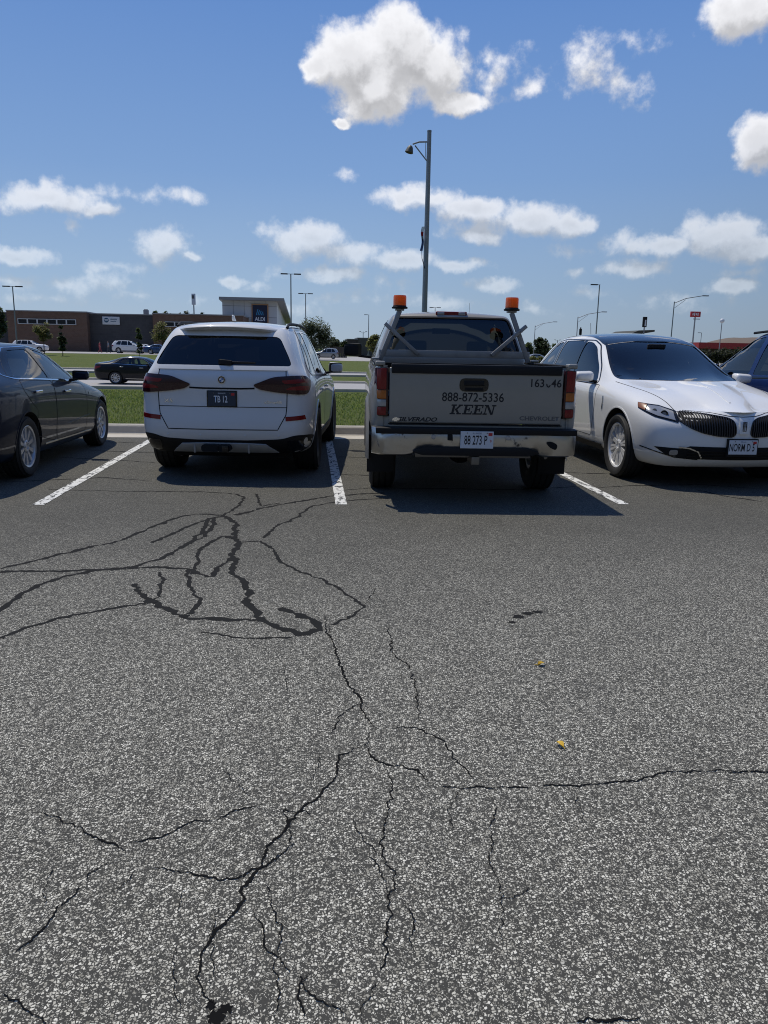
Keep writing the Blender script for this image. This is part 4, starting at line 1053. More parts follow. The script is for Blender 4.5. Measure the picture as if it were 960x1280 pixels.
        lens(.885, .947, M['clear'], 'lens', tl, .006, yi_, .932); lens(.808, .880, M['red'], 'lens', tl, .006, yi_, .932)
        # corner skin below the lamp
        bm = bmesh.new(); prism(bm, [(.135, .80*sg), (.15, .885*sg), (.20, .915*sg), (.30, .90*sg), (.30, .80*sg)], 'z', .62, .797); obm('bed_corner', bm, M['champ'], t, bevel=.01)
        # mud flap and inner arch
        bm = bmesh.new(); box(bm, (.60, .865*sg, .40), (.012, .27, .36)); obm('mud_flap', bm, M['black'], t, bevel=.004)
        bm = bmesh.new(); box(bm, (1.15, .76*sg, .86), (1.0, .22, .2)); obm('wheel_tub', bm, M['black'], t, bevel=.05)
    bm = bmesh.new(); box(bm, (1.12, 0, .80), (1.94, 1.66, .03)); box(bm, (2.08, 0, 1.02), (.04, 1.72, .44))
    for k in range(9): box(bm, (1.12, -.6+k*.15, .822), (1.9, .05, .014))
    obm('bed_floor', bm, M['black'], t)
    # tailgate
    tg = rbox('tailgate', (.155, 0, .985), (.07, 1.615, .49), .014, M['champ'], t)
    bm = bmesh.new(); prism(bm, [(.108, 1.180), (.106, 1.238), (.112, 1.262), (.20, 1.262), (.20, 1.180)], 'y', -.790, .790); obm('tailgate_cap', bm, M['black'], tg, bevel=.008)
    hb = bmesh.new(); prism(hb, [(y+.025, z) for y, z in smoothpoly([(-.135, 1.028), (.135, 1.028), (.135, 1.145), (-.135, 1.145)], 2)], 'x', .1165, .13); hd = obm('tailgate_handle', hb, M['gloss'], tg)
    rbox('handle_flap', (.116, .025, 1.103), (.016, .19, .045), .008, M['black'], hd); rbox('handle_pocket', (.116, .025, 1.05), (.008, .17, .026), .003, M['gap'], hd)
    bm = bmesh.new(); box(bm, (.118, 0, .7325), (.01, 1.63, .008)); obm('tailgate_gap', bm, M['gap'], t)
    rbox('rear_sill', (.165, 0, .688), (.08, 1.62, .075), .012, M['champ'], t)
    # lettering
    Rm = lambda y, z, x=.1185: Matrix(((0, 0, -1, x), (-1, 0, 0, y), (0, 1, 0, z), (0, 0, 0, 1)))
    text_flat('888-872-5336', .112, Rm(.03, .974), M['ink'], tg, sx=.92, bold=.0012)
    text_flat('163', .100, Rm(-.56, 1.108), M['ink'], tg, sx=.98, bold=.0012)
    me0 = textmesh('0', .100, sx=.98, bold=.0012, name='lettering')   # the upper half of the 0 has peeled off
    bm = bmesh.new(); bm.from_mesh(me0); bpy.data.meshes.remove(me0)
    bmesh.ops.bisect_plane(bm, geom=bm.verts[:]+bm.edges[:]+bm.faces[:], plane_co=(0, -.004, 0), plane_no=(.35, 1, 0), clear_outer=True)
    bmesh.ops.transform(bm, matrix=Rm(-.668, 1.106), verts=bm.verts); obm('lettering', bm, M['ink'], tg)
    text_flat('46', .100, Rm(-.743, 1.108), M['ink'], tg, sx=.98, bold=.0012)
    # slab italic company name drawn as strokes
    sh, Hh, X0 = .22, .088, 0
    bm = bmesh.new()
    def quad(x0, x1, z0, z1, dx0=0, dx1=0):
        pts = [(x0, z0), (x1, z0), (x1+dx1-dx0, z1), (x0+dx1-dx0, z1)]
        vs = [bm.verts.new((p[0]+sh*p[1], p[1], 0)) for p in pts]; bm.faces.new(vs)
    def K(o):
        quad(o+.014, o+.036, 0, Hh); quad(o, o+.05, 0, .012); quad(o, o+.05, Hh-.012, Hh)
        quad(o+.034, o+.056, .035, Hh-.006, 0, .040); quad(o+.072, o+.094, .004, .052, 0, -.036)
        quad(o+.062, o+.106, 0, .012); quad(o+.066, o+.106, Hh-.012, Hh)
    def E_(o):
        quad(o+.014, o+.036, 0, Hh); quad(o, o+.088, 0, .012); quad(o, o+.088, Hh-.012, Hh); quad(o+.03, o+.062, .038, .050); quad(o+.054, o+.064, .026, .062)
        quad(o+.077, o+.088, 0, .03); quad(o+.077, o+.088, Hh-.03, Hh)
    def N(o):
        quad(o+.014, o+.024, 0, Hh); quad(o+.084, o+.095, 0, Hh); quad(o, o+.040, 0, .012); quad(o, o+.04, Hh-.012, Hh); quad(o+.07, o+.11, Hh-.012, Hh)
        quad(o+.074, o+.096, .0, Hh, 0, -.060)
    K(0); E_(.116); E_(.212); N(.308)
    for i, f in enumerate(bm.faces): pass
    for k, f in enumerate(list(bm.faces)):
        for v in f.verts: v.co.z = k*.00004
    # back-facing view: letters run towards -y
    bmesh.ops.transform(bm, matrix=Rm(.03+.215, .824), verts=bm.verts)
    bmesh.ops.recalc_face_normals(bm, faces=bm.faces); obm('lettering', bm, M['ink'], tg)
    text_flat('SILVERADO', .052, Rm(.545, .772), M['ink'], tg, sx=1.35, shear=.35, bold=.0016)
    text_flat('CHEVROLET', .050, Rm(-.60, .795), mat('badge_grey', (.11, .105, .10), .5), tg, sx=1.35, bold=.0016)
    bm = bmesh.new(); bw = [(-.045, -.014), (-.018, -.014), (-.018, -.024), (.018, -.024), (.018, -.014), (.045, -.014), (.055, .014), (.022, .014), (.022, .024), (-.014, .024), (-.014, .014), (-.035, .014)]
    prism(bm, [(-p[0]*.75+.745, p[1]*.75+.772) for p in bw], 'x', .113, .119); obm('bow_emblem', bm, M['chrome'], tg)
    # bumper: chrome wings, black step pad, dented
    bm = bmesh.new(); A = []
    for k in range(33):
        s_ = -1+2*k/32; y = s_*.965; e = max(0, abs(s_)-.82)/.18; x = .005+.10*e**2+.22*max(0, e-.75)
        low = .515 if abs(y) < .52 else .515-.055*min(1, (abs(y)-.52)/.10)
        d = .012*noise.noise(Vector((y*3, 0, 4)))+.02*math.exp(-((y+.60)/.06)**2)
        A.append([bm.verts.new(p) for p in ((x+.09, y, .700), (x+.004, y, .700), (x-.012+d, y, .685), (x-.018+d, y, .60), (x-.004+d, y, low+.012), (x+.02, y, low), (x+.10, y, low+.01))])
    for a, b in zip(A, A[1:]):
        for i in range(6): bm.faces.new((a[i], a[i+1], b[i+1], b[i]))
    bmesh.ops.recalc_face_normals(bm, faces=bm.faces); bp = obm('rear_bumper', bm, M['chromeb'], t, True, angle=R(50))
    bm = bmesh.new(); prism(bm, [(-.018, .655), (-.022, .706), (.10, .712), (.10, .69)], 'y', -.93, .93); obm('bumper_step', bm, M['black'], bp, bevel=.006)
    bm = bmesh.new(); prism(bm, smoothpoly([(-.60, .50), (-.50, .468), (.50, .468), (.60, .50), (.48, .545), (-.48, .545)], 1), 'x', -.026, .06); obm('lower_valance', bm, M['black'], bp, bevel=.006)
    bm = bmesh.new(); prism(bm, [(.30, .575), (.50, .56), (.50, .56), (.30, .535)], 'x', -.020, .0)
    bm.free()
    for yy, zz in ((.40, .632), (-.29, .632), (.745, .655)):
        bm = bmesh.new(); cyl(bm, (.0, yy, zz), (-.024, yy, zz), .022 if yy != .745 else .006, n=16); obm('bumper_bolt', bm, M['clear'], bp, bevel=.003)
    for hp in ([(-.14, .61), (-.08, .60), (-.075, .665), (-.135, .67)], [(.22, .60), (.27, .605), (.27, .66), (.225, .655)]):
        bm = bmesh.new(); prism(bm, hp, 'x', -.0225, -.01); obm('bumper_hole', bm, M['gap'], bp)
    bm = bmesh.new(); prism(bm, smoothpoly([(-.74, .525), (-.68, .55), (-.64, .60), (-.70, .605), (-.755, .575)], 1), 'x', -.0235, -.005); obm('rust_hole', bm, M['gap'], bp)
    plate(t, -.031, .612, 'B', '88 273 P', M['platew'], M['ink'], small='B', state='ILLINOIS', size=.115, sx=.52)
    # hitch, frame rails, axle, exhaust, spare
    bm = bmesh.new(); box(bm, (.16, 0, .42), (.30, .075, .075)); box(bm, (.22, 0, .455), (.08, 1.1, .06)); obm('tow_hitch', bm, M['steel'], t, bevel=.006)
    bm = bmesh.new()
    for yy in (.42, -.42): box(bm, (2.6, yy, .55), (5.0, .09, .14))
    cyl(bm, (1.08, -.74, .40), (1.08, .74, .40), .045); bmesh.ops.create_uvsphere(bm, u_segments=16, v_segments=10, radius=.15, matrix=Matrix.Translation((1.08, 0, .40)))
    for yy in (.52, -.52): box(bm, (1.15, yy, .47), (1.3, .06, .05))
    obm('chassis', bm, M['well'], t)
    bm = bmesh.new(); tube(bm, [(.9, -.5, .50), (.55, -.52, .50), (.30, -.60, .47), (.18, -.70, .45)], .032, 12); obm('tailpipe', bm, M['steel'], t, True)
    bm = bmesh.new(); lathe(bm, [(.50, .12), (.50, .34), (.53, .37), (.60, .37), (.63, .34), (.63, .12)], 'z', 32, c=(.68, 0, -.02), closed=True); obm('spare_wheel', bm, M['rubber'], t, True)
    # rack with beacons
    rk = bmesh.new()
    bar(rk, (1.88, -.86, 1.345), (1.88, .86, 1.345), .05, .075)
    for sg in (1, -1):
        bar(rk, (1.88, .85*sg, 1.27), (1.90, .635*sg, 1.80), .075, .05)
        bar(rk, (1.84, .80*sg, 1.66), (1.84, .42*sg, 1.34), .04, .05, (1, 0, 0)); box(rk, (1.90, .635*sg, 1.81), (.10, .10, .02)); box(rk, (1.88, .90*sg, 1.285), (.30, .08, .02))
        cyl(rk, (1.86, .745*sg, 1.60), (1.80, .745*sg, 1.60), .012, n=8)
    ro = obm('beacon_rack', rk, M['alu'], t, bevel=.004)
    for sg in (1, -1):
        bm = bmesh.new(); lathe(bm, [(1.821, 0), (1.821, .088), (1.837, .090), (1.839, .078), (1.853, .074), (1.853, 0)], 'z', 28, c=(1.90, .635*sg, 0)); be_ = obm('beacon_base', bm, M['black'], ro, True, angle=R(30))
        bm = bmesh.new(); n_ = 48; rings = []
        for z_, r_ in ((1.853, .072), (1.945, .0715), (1.96, .066), (1.963, 0.0)):
            rings.append([bm.verts.new((1.90+cos(2*pi*k/n_)*r_*(1+.02*(k % 2)), .635*sg+sin(2*pi*k/n_)*r_*(1+.02*(k % 2)), z_)) for k in range(n_)] if r_ else [bm.verts.new((1.90, .635*sg, z_))])
        for a, b in zip(rings, rings[1:]):
            for k in range(n_): bm.faces.new((a[k], a[(k+1) % n_], b[(k+1) % n_], b[k]) if len(b) > 1 else (a[k], a[(k+1) % n_], b[0]))
        m_ = M.get('beacon')
        if not m_:
            m_ = bpy.data.materials.new('orange_beacon_lens'); m_.use_nodes = True; nt = m_.node_tree; b = nt.nodes['Principled BSDF']; b.inputs['Base Color'].default_value = (.80, .22, .015, 1); b.inputs['Roughness'].default_value = .2; b.inputs['Coat Weight'].default_value = 1
            tr = nt.nodes.new('ShaderNodeBsdfTranslucent'); tr.inputs[0].default_value = (1, .28, .02, 1); mx = nt.nodes.new('ShaderNodeMixShader'); mx.inputs[0].default_value = .5
            nt.links.new(b.outputs[0], mx.inputs[1]); nt.links.new(tr.outputs[0], mx.inputs[2]); nt.links.new(mx.outputs[0], nt.nodes['Material Output'].inputs[0]); M['beacon'] = m_
        obm('beacon_lens', bm, m_, be_)
    for sg in (1, -1): mirror_part(t, 3.95, 1.17, 1.37, sg, M['black'], (.13, .26, .20), stalk=.18)
    seat(t, 3.1, .38, .80, M['cloth'], h=.52); seat(t, 3.1, -.38, .80, M['cloth'], h=.52)
    bm = bmesh.new(); box(bm, (3.95, 0, 1.12), (.3, 1.5, .28)); obm('dashboard', bm, M['dash'], t, bevel=.05)
    bm = bmesh.new(); lathe(bm, [(-.012, .17), (0, .182), (.012, .17), (0, .158)], 'x', 32, c=(0, 0, 0), closed=True); bmesh.ops.transform(bm, matrix=Matrix.Translation((3.72, .38, 1.2)) @ Matrix.Rotation(-.4, 4, 'Y'), verts=bm.verts); obm('steering_wheel', bm, M['dash'], t, True)
    rbox('rear_view_mirror', (3.42, .0, 1.625), (.03, .24, .07), .014, M['black'], t)
    place_wheels(t, wheel_proto(.395, .27, .205, 6, 'single', 'alloy', t, sw=.03, sw2=.05), (1.08, 4.83), .835, .395)
    return t
pickup = build_truck()
# ------------------------------------------------------------------ white crossover facing the camera
M['creamwhite'] = paint('white_pearl_paint', (.80, .80, .78), rough=.38)
M['navyroof'] = paint('dark_glass_roof', (.012, .02, .035), rough=.2)
def cross_side():
    xs = [0, .14, .8, 1.6, 2.4, 3.1, 3.85, 4.35, 4.80, 5.06, 5.12]
    L = [([.10]+xs[1:8]+[4.78, 4.90, 4.93], [.70, .84, .88, .90, .90, .90, .90, .89, .84, .72, .60], [.30, .27, .25, .24, .24, .24, .24, .24, .23, .225, .225]),
        ([.04]+xs[1:8]+[4.84, 5.01, 5.05], [.78, .92, .955, .955, .95, .95, .955, .955, .90, .78, .62], [.42, .40, .38, .38, .38, .38, .38, .38, .335, .325, .325]),
        ([.02]+xs[1:8]+[4.86, 5.03, 5.09], [.80, .93, .965, .96, .955, .955, .965, .97, .925, .79, .64], [.62, .6, .6, .6, .6, .6, .58, .56, .50, .475, .475]),
        ([.04]+xs[1:8]+[4.85, 5.01, 5.07], [.80, .93, .97, .965, .96, .96, .965, .975, .935, .81, .65], [.84, .84, .84, .84, .84, .83, .80, .76, .67, .63, .62]),
        ([.06]+xs[1:8]+[4.80, 4.97, 5.05], [.79, .92, .965, .962, .955, .955, .96, .96, .92, .80, .64], [1.02, 1.02, 1.02, 1.0, .98, .97, .94, .90, .82, .75, .72]),
        ([.10, .20]+xs[2:7]+[4.33, 4.74, 4.89, 4.98], [.76, .88, .92, .925, .925, .92, .91, .90, .85, .72, .60], [1.16, 1.15, 1.12, 1.09, 1.065, 1.045, 1.02, .98, .905, .84, .80]),
        ([.16, .26, .84]+xs[3:6]+[3.80, 4.30, 4.64, 4.81, 4.91], [.70, .80, .85, .86, .865, .86, .82, .76, .70, .60, .50], [1.26, 1.24, 1.19, 1.15, 1.12, 1.10, 1.075, 1.03, .96, .90, .84]),
        ([.42, .52, .95, 1.6, 2.35, 2.95, 3.55, 4.20, 4.60, 4.78, 4.90], [.66, .71, .755, .775, .775, .765, .76, .62, .56, .48, .40], [1.45, 1.47, 1.48, 1.48, 1.46, 1.38, 1.12, 1.06, .985, .92, .85]),
        ([.66, .76, 1.1, 1.6, 2.2, 2.72, 3.45, 4.15, 4.58, 4.78, 4.91], [.58, .61, .64, .66, .66, .645, .60, .4, .36, .3, .26], [1.59, 1.625, 1.66, 1.675, 1.665, 1.60, 1.13, 1.07, .99, .92, .85])]
    return L
def build_mkt():
    # local x forward from the rear bumper; nose at 5.27
    hd = R(180.3); NX, NY = 4.56, 7.75; dx, dy = sin(hd), cos(hd)
    t = empty('crossover', (NX-dx*5.27, NY-dy*5.27, 0), pi/2-hd); t.scale = (1, 1.03, 1)
    tag(t, 'white crossover with split winged black grille and chrome wheels, backed in beside the pickup', 'car')
    side = lines(*cross_side())
    me = cage(side, F=(.85, .5, 0.), rb=[.1]*9, fb=[.17, .17, .17, .20, .22, .25, .28, .30, .30], crown=[.03, .04, .05, .055, .055, .05, .04, .035, .03, .012, -.015], xt=[0, 0, 0, 0, 0, .06, .16, .1, .08, .1, .1], level=3)
    S = Surf(me)
    cav = hull([(x, s*y, z) for s in (1, -1) for x, y, z in ((.5, .70, .6), (.5, .72, 1.2), (.8, .56, 1.55), (2.6, .60, 1.57), (3.45, .74, 1.14), (3.5, .84, 1.0), (3.5, .84, .45), (2.4, .80, 1.40), (1.2, .84, 1.12))])
    wsh = [(-.755, 1.125), (.755, 1.125), (.575, 1.60), (-.575, 1.60)]
    W = {'front': [(2.28, 1.09), (3.26, 1.075), (3.08, 1.25), (2.68, 1.51), (2.48, 1.575), (2.26, 1.595)], 'rear': [(1.28, 1.125), (2.18, 1.095), (2.17, 1.605), (1.36, 1.605)], 'quarter': [(.50, 1.25), (.60, 1.17), (1.18, 1.13), (1.26, 1.595), (.98, 1.58)]}
    cuts = [archcut(1.30, .385, .43, .6, 1.3), archcut(1.30, .385, .43, -1.3, -.6), archcut(4.25, .385, .425, .6, 1.3), archcut(4.25, .385, .425, -1.3, -.6), cav]
    for k in W: cuts.append(cutprism(W[k], 'L', 3, 3, 2))
    cuts.append(cutprism(wsh, 'F', 7, -2.75, 2))
    cut(me, cuts, [M['creamwhite'], M['well']], 'body', t, S)
    patch('windshield', S, grow(smoothpoly(wsh, 2), .012), 'F', glass('crossover_windshield', (.55, .62, .58)), t, off=-.003, thick=0, grid=.06)
    # black frit band above and below, dark roof
    strip('windshield_seal', S, smoothpoly(wsh, 2), 'F', .03, M['gloss'], t, off=.003, closed=True)
    rf = [(2.74, .615), (2.66, .625), (1.2, .60), (.8, .56), (.8, -.56), (1.2, -.60), (2.66, -.625), (2.74, -.615)]
    patch('glass_roof', S, rf, 'T', M['navyroof'], t, off=.005, thick=.008, grid=.09)
    for sg in (1, -1):
        bm = bmesh.new(); bar(bm, (3.62, .05*sg-.05, 1.145), (3.52, .68*sg-.05, 1.155), .016, .02); bar(bm, (3.68, -.2+.3*sg, 1.13), (3.58, .3*sg+.05, 1.15), .02, .02); obm('wiper', bm, M['black'], t)
    for v in ('L', 'R'):
        sg = 1 if v == 'L' else -1
        for k in W: patch('side_window', S, grow(smoothpoly(W[k], 2), .008), v, M['dglass'] if k != 'front' else M['glass'], t, off=-.004, thick=0, grid=.08)
        strip('window_trim', S, smoothpoly([(.44, 1.25), (.56, 1.145), (1.2, 1.105), (2.2, 1.07), (3.34, 1.055), (3.13, 1.26), (2.70, 1.54), (2.48, 1.605), (1.3, 1.63), (.94, 1.60)], 2), v, .018, M['gloss'], t, off=.004, closed=True, thick=.006)
        strip('window_post', S, [(2.23, 1.08), (2.215, 1.61)], v, .10, M['gloss'], t, off=.002)
        strip('window_post', S, [(1.23, 1.12), (1.31, 1.61)], v, .07, M['gloss'], t, off=.002)
        for P_ in ([(1.40, .5), (1.62, .42), (2.18, .40), (2.20, 1.06), (1.30, 1.09), (1.27, .95), (1.45, .85)], [(2.22, .40), (3.38, .40), (3.47, .75), (3.47, 1.04), (2.24, 1.06)]):
            strip('door_gap', S, smoothpoly(P_, 2), v, .009, M['gap'], t, off=.0012, closed=True)
        for hx in (1.52, 2.42):
            h = S.bvh.ray_cast(Vector((hx, 3*sg, .98)), Vector((0, -sg, 0)))[0]; rbox('door_handle', (hx, h.y+.014*sg, .98), (.2, .022, .03), .009, M['creamwhite'], t)
        strip('rocker_trim', S, [(1.75, .285), (3.72, .285)], v, .11, M['black'], t, off=.004, thick=.006)
        strip('arch_lip', S, [(4.25+.437*cos(a), .385+.437*sin(a)) for a in [pi*k/24 for k in range(0, 25)]], v, .016, M['creamwhite'], t, off=.005, thick=.01, step=.03)
        # fender emblem
        e_ = patch('fender_emblem', S, [(3.73, .92), (3.76, .92), (3.775, .84), (3.75, .76), (3.735, .76), (3.75, .84)], v, M['chrome'], t, off=.008, thick=.012, grid=.03)
        # headlamp wrapping the corner
        ang = 40*sg
        hl = [(4.66, .93*sg, .905), (4.70, .92*sg, .845), (4.90, .80*sg, .765), (5.07, .63*sg, .715), (5.07, .60*sg, .745), (5.02, .68*sg, .835), (4.88, .80*sg, .885)]
        H_ = patch('headlight', S, hl, ang, M['gloss'], t, off=.004, thick=.01, grid=.035)
        hc = [(4.79, .86*sg, .877), (4.80, .86*sg, .82), (4.92, .78*sg, .775), (5.05, .645*sg, .735), (5.01, .69*sg, .822), (4.89, .79*sg, .868)]
        lc = patch('headlight_lens', S, hc, ang, M['clear'], H_, off=.012, thick=.008, grid=.035)
        am = [(4.67, .925*sg, .898), (4.71, .915*sg, .85), (4.785, .865*sg, .825), (4.78, .865*sg, .882)]
        patch('side_marker', S, am, ang, mat('marker_amber', (.22, .07, .012), .25, coat=.3), H_, off=.012, thick=.008, grid=.03)
        # projector
        dd, uu, vv = vframe(ang); q = Vector((4.96, .735*sg, .80)); hh = S.bvh.ray_cast(q-dd*3, dd)[0]
        if hh:
            bm = bmesh.new(); cyl(bm, hh, hh-dd*.018, .042, n=24); obm('projector_ring', bm, M['chrome'], H_, True)
            bm = bmesh.new(); cyl(bm, hh, hh-dd*.020, .036, n=24); obm('projector_bezel', bm, M['gloss'], H_, True); bm = bmesh.new(); cyl(bm, hh, hh-dd*.024, .024, n=24); obm('projector', bm, M['clear'], H_, True)
            q2 = Vector((4.87, .80*sg, .83)); h2 = S.bvh.ray_cast(q2-dd*3, dd)[0]; bm = bmesh.new(); cyl(bm, h2, h2-dd*.016, .024, n=20); obm('projector', bm, M['chrome'], H_, True)
        # winged grille: black recess with upright slats
        gr = [(.575*sg, .828), (.38*sg, .818), (.16*sg, .785), (.105*sg, .755), (.085*sg, .70), (.078*sg, .62), (.11*sg, .587), (.26*sg, .594), (.40*sg, .622), (.51*sg, .668), (.61*sg, .738)]
        gp = patch('grille', S, gr, 'F', M['well'], t, off=.002, thick=.006, grid=.04)
        gs = smoothpoly(gr, 1)
        bm = bmesh.new(); yv = .10
        while yv < .60:
            zs_ = []
            for i in range(len(gs)):
                a, b = gs[i], gs[(i+1) % len(gs)]
                if (a[0]-yv*sg)*(b[0]-yv*sg) < 0: tt = (yv*sg-a[0])/(b[0]-a[0]); zs_.append(a[1]+tt*(b[1]-a[1]))
            if len(zs_) >= 2: strip('', S, [((yv)*sg, min(zs_)), ((yv+.010)*sg, max(zs_))], 'F', .009, None, None, off=.018, bm=bm, thick=.018, step=.03)
            yv += .0235
        obm('grille_slats', bm, mat('grille_slat', (.035, .035, .038), .42, metal=.3), gp, True, angle=R(30))
        strip('grille_frame', S, smoothpoly(gr, 1), 'F', .010, M['chrome'] if False else M['gloss'], gp, off=.010, closed=True, thick=.01)
        # lower accents
        strip('fog_trim', S, [(.60*sg, .462), (.50*sg, .452), (.42*sg, .42), (.375*sg, .355)], 'F', .014, M['chrome'], t, off=.014, thick=.01)
        fg_ = patch('fog_lamp', S, [(.60*sg, .43), (.68*sg, .425), (.68*sg, .37), (.60*sg, .37)], 'F', M['clear'], t, off=.010, thick=.008, grid=.03, rnd=1)
        mirror_part(t, 3.24, 1.04, 1.14, sg, M['creamwhite'], (.15, .25, .15), stalk=.1)
        strip('hood_gap', S, [(3.70, .80*sg), (4.2, .74*sg), (4.6, .66*sg), (4.92, .60*sg), (5.02, .52*sg)], 'T', .008, M['gap'], t, off=.0015)
        strip('fog_lip', S, [(.90*sg, .44), (.80*sg, .40), (.62*sg, .345), (.40*sg, .33)], 'F', .012, M['gloss'], t, off=.004)
    patch('lower_intake', S, [(-.82, .455), (-.58, .445), (-.50, .475), (.50, .475), (.58, .445), (.82, .455), (.70, .365), (.50, .335), (-.50, .335), (-.70, .365)], 'F', M['well'], t, off=.004, thick=.006, grid=.05)
    bm = bmesh.new()
    for zz in (.37, .40, .43): strip('', S, [(-.52, zz), (.52, zz)], 'F', .009, None, None, off=.014, bm=bm, thick=.012)
    obm('intake_slats', bm, M['black'], t, True, angle=R(30))
    strip('hood_front_gap', S, [(-.52, .842), (-.30, .832), (-.14, .803), (0, .795), (.14, .803), (.30, .832), (.52, .842)], 'F', .008, M['gap'], t, off=.002)
    # raised hood spine and nose bar
    strip('hood_spine', S, [(4.15, 0), (4.5, 0), (4.92, 0)], 'T', .022, M['creamwhite'], t, off=.005, thick=.01)
    nb = patch('nose_bar', S, [(-.045, .785), (.045, .785), (.05, .62), (-.05, .62)], 'F', M['creamwhite'], t, off=.016, thick=.018, grid=.03)
    e_ = empty('emblem', (0, 0, 0), 0, t); hx = S.bvh.ray_cast(Vector((8, 0, .70)), Vector((-1, 0, 0)))[0].x+.017
    bm = bmesh.new()
    for (y, z, w, h_) in ((-.016, .70, .006, .10), (.016, .70, .006, .10), (0, .747, .038, .006), (0, .653, .038, .006), (0, .70, .038, .005), (0, .70, .005, .10)): box(bm, (hx+abs(y)*.2, y, z), (.008, w, h_))
    obm('emblem_star', bm, mat('emblem_dark', (.05, .05, .055), .2, metal=.9), e_)
    px_ = S.bvh.ray_cast(Vector((8, 0, .47)), Vector((-1, 0, 0)))[0].x
    bm = bmesh.new(); box(bm, (px_+.016, 0, .475), (.03, .33, .19)); obm('plate_bracket', bm, M['black'], t, bevel=.005)
    plate(t, px_+.036, .482, 'F', 'NORM D 5', M['platew'], M['ink'], state='Illinois', size=.115, sx=.50)
    for y in (.38, -.38): seat(t, 2.55, y, .66, M['tan'])
    seat(t, 1.6, 0, .68, M['tan'], bench=.8)
    bm = bmesh.new(); box(bm, (3.35, 0, 1.0), (.40, 1.55, .22)); obm('dashboard', bm, M['dash'], t, bevel=.06)
    bm = bmesh.new(); lathe(bm, [(-.012, .17), (0, .182), (.012, .17), (0, .158)], 'x', 32, closed=True); bmesh.ops.transform(bm, matrix=Matrix.Translation((3.08, .38, 1.06)) @ Matrix.Rotation(-.4, 4, 'Y'), verts=bm.verts); obm('steering_wheel', bm, M['dash'], t, True)
    rbox('rear_view_mirror', (2.93, 0, 1.53), (.03, .24, .065), .014, M['black'], t)
    place_wheels(t, wheel_proto(.375, .26, .265, 10, 'pair', 'brightalloy', t, sw=.010, sw2=.017, dish=.012), (1.30, 4.25), .838, .375)
    bm = bmesh.new(); box(bm, (2.7, 0, .30), (4.0, 1.3, .16)); obm('underbody', bm, M['well'], t)
    return t
mkt = build_mkt()
# ------------------------------------------------------------------ dark blue sedan on the left
M['navy'] = paint('dark_blue_paint', (.006, .012, .028), flake=0, rough=.4, coat=.7, cior=1.33)
def sedan_side():
    xs = [0, .14, .6, 1.2, 1.8, 2.4, 3.0, 3.55, 4.05, 4.5, 4.72]
    return [([.12]+xs[1:], [.60, .78, .84, .86, .86, .86, .86, .86, .84, .74, .58], [.28, .24, .20, .19, .19, .19, .19, .19, .19, .20, .21]),
        ([.03]+xs[1:], [.72, .86, .905, .91, .905, .90, .90, .905, .905, .82, .62], [.40, .36, .33, .32, .32, .32, .32, .32, .31, .31, .32]),
        ([.0]+xs[1:10]+[4.76], [.76, .88, .925, .925, .915, .91, .915, .92, .925, .84, .64], [.58, .56, .54, .52, .50, .50, .50, .50, .50, .48, .47]),
        ([.01]+xs[1:10]+[4.77], [.77, .885, .93, .93, .92, .92, .92, .925, .925, .84, .64], [.76, .75, .74, .72, .71, .70, .69, .68, .66, .62, .60]),
        ([.03]+xs[1:10]+[4.74], [.76, .87, .92, .922, .912, .908, .908, .905, .89, .80, .62], [.93, .94, .94, .93, .91, .89, .87, .83, .78, .71, .67]),
        ([.06]+xs[1:10]+[4.66], [.70, .82, .865, .875, .875, .87, .86, .82, .76, .66, .52], [1.03, 1.045, 1.045, 1.03, 1.005, .98, .95, .90, .83, .75, .70]),
        ([.08, .20, .62, 1.2, 1.8, 2.4, 3.05, 3.55, 4.0, 4.4, 4.6], [.62, .70, .76, .80, .80, .79, .77, .70, .6, .5, .4], [1.06, 1.08, 1.09, 1.14, 1.13, 1.12, 1.05, .93, .86, .78, .72]),
        ([.10, .26, .70, 1.2, 1.75, 2.35, 2.88, 3.42, 3.95, 4.4, 4.58], [.55, .60, .62, .66, .69, .685, .68, .66, .4, .35, .3], [1.07, 1.10, 1.12, 1.26, 1.305, 1.295, 1.19, .955, .88, .79, .73]),
        ([.12, .30, .76, 1.22, 1.72, 2.25, 2.68, 3.32, 3.9, 4.4, 4.56], [.4, .45, .52, .57, .595, .595, .585, .55, .2, .2, .2], [1.08, 1.11, 1.15, 1.335, 1.415, 1.41, 1.31, .98, .895, .80, .735])]
SEDWIN = {'rear_door': [(1.02, 1.085), (1.10, 1.06), (1.96, 1.025), (1.91, 1.362), (1.45, 1.35)], 'front_door': [(2.06, 1.02), (2.93, .985), (2.80, 1.09), (2.43, 1.31), (2.02, 1.366)]}
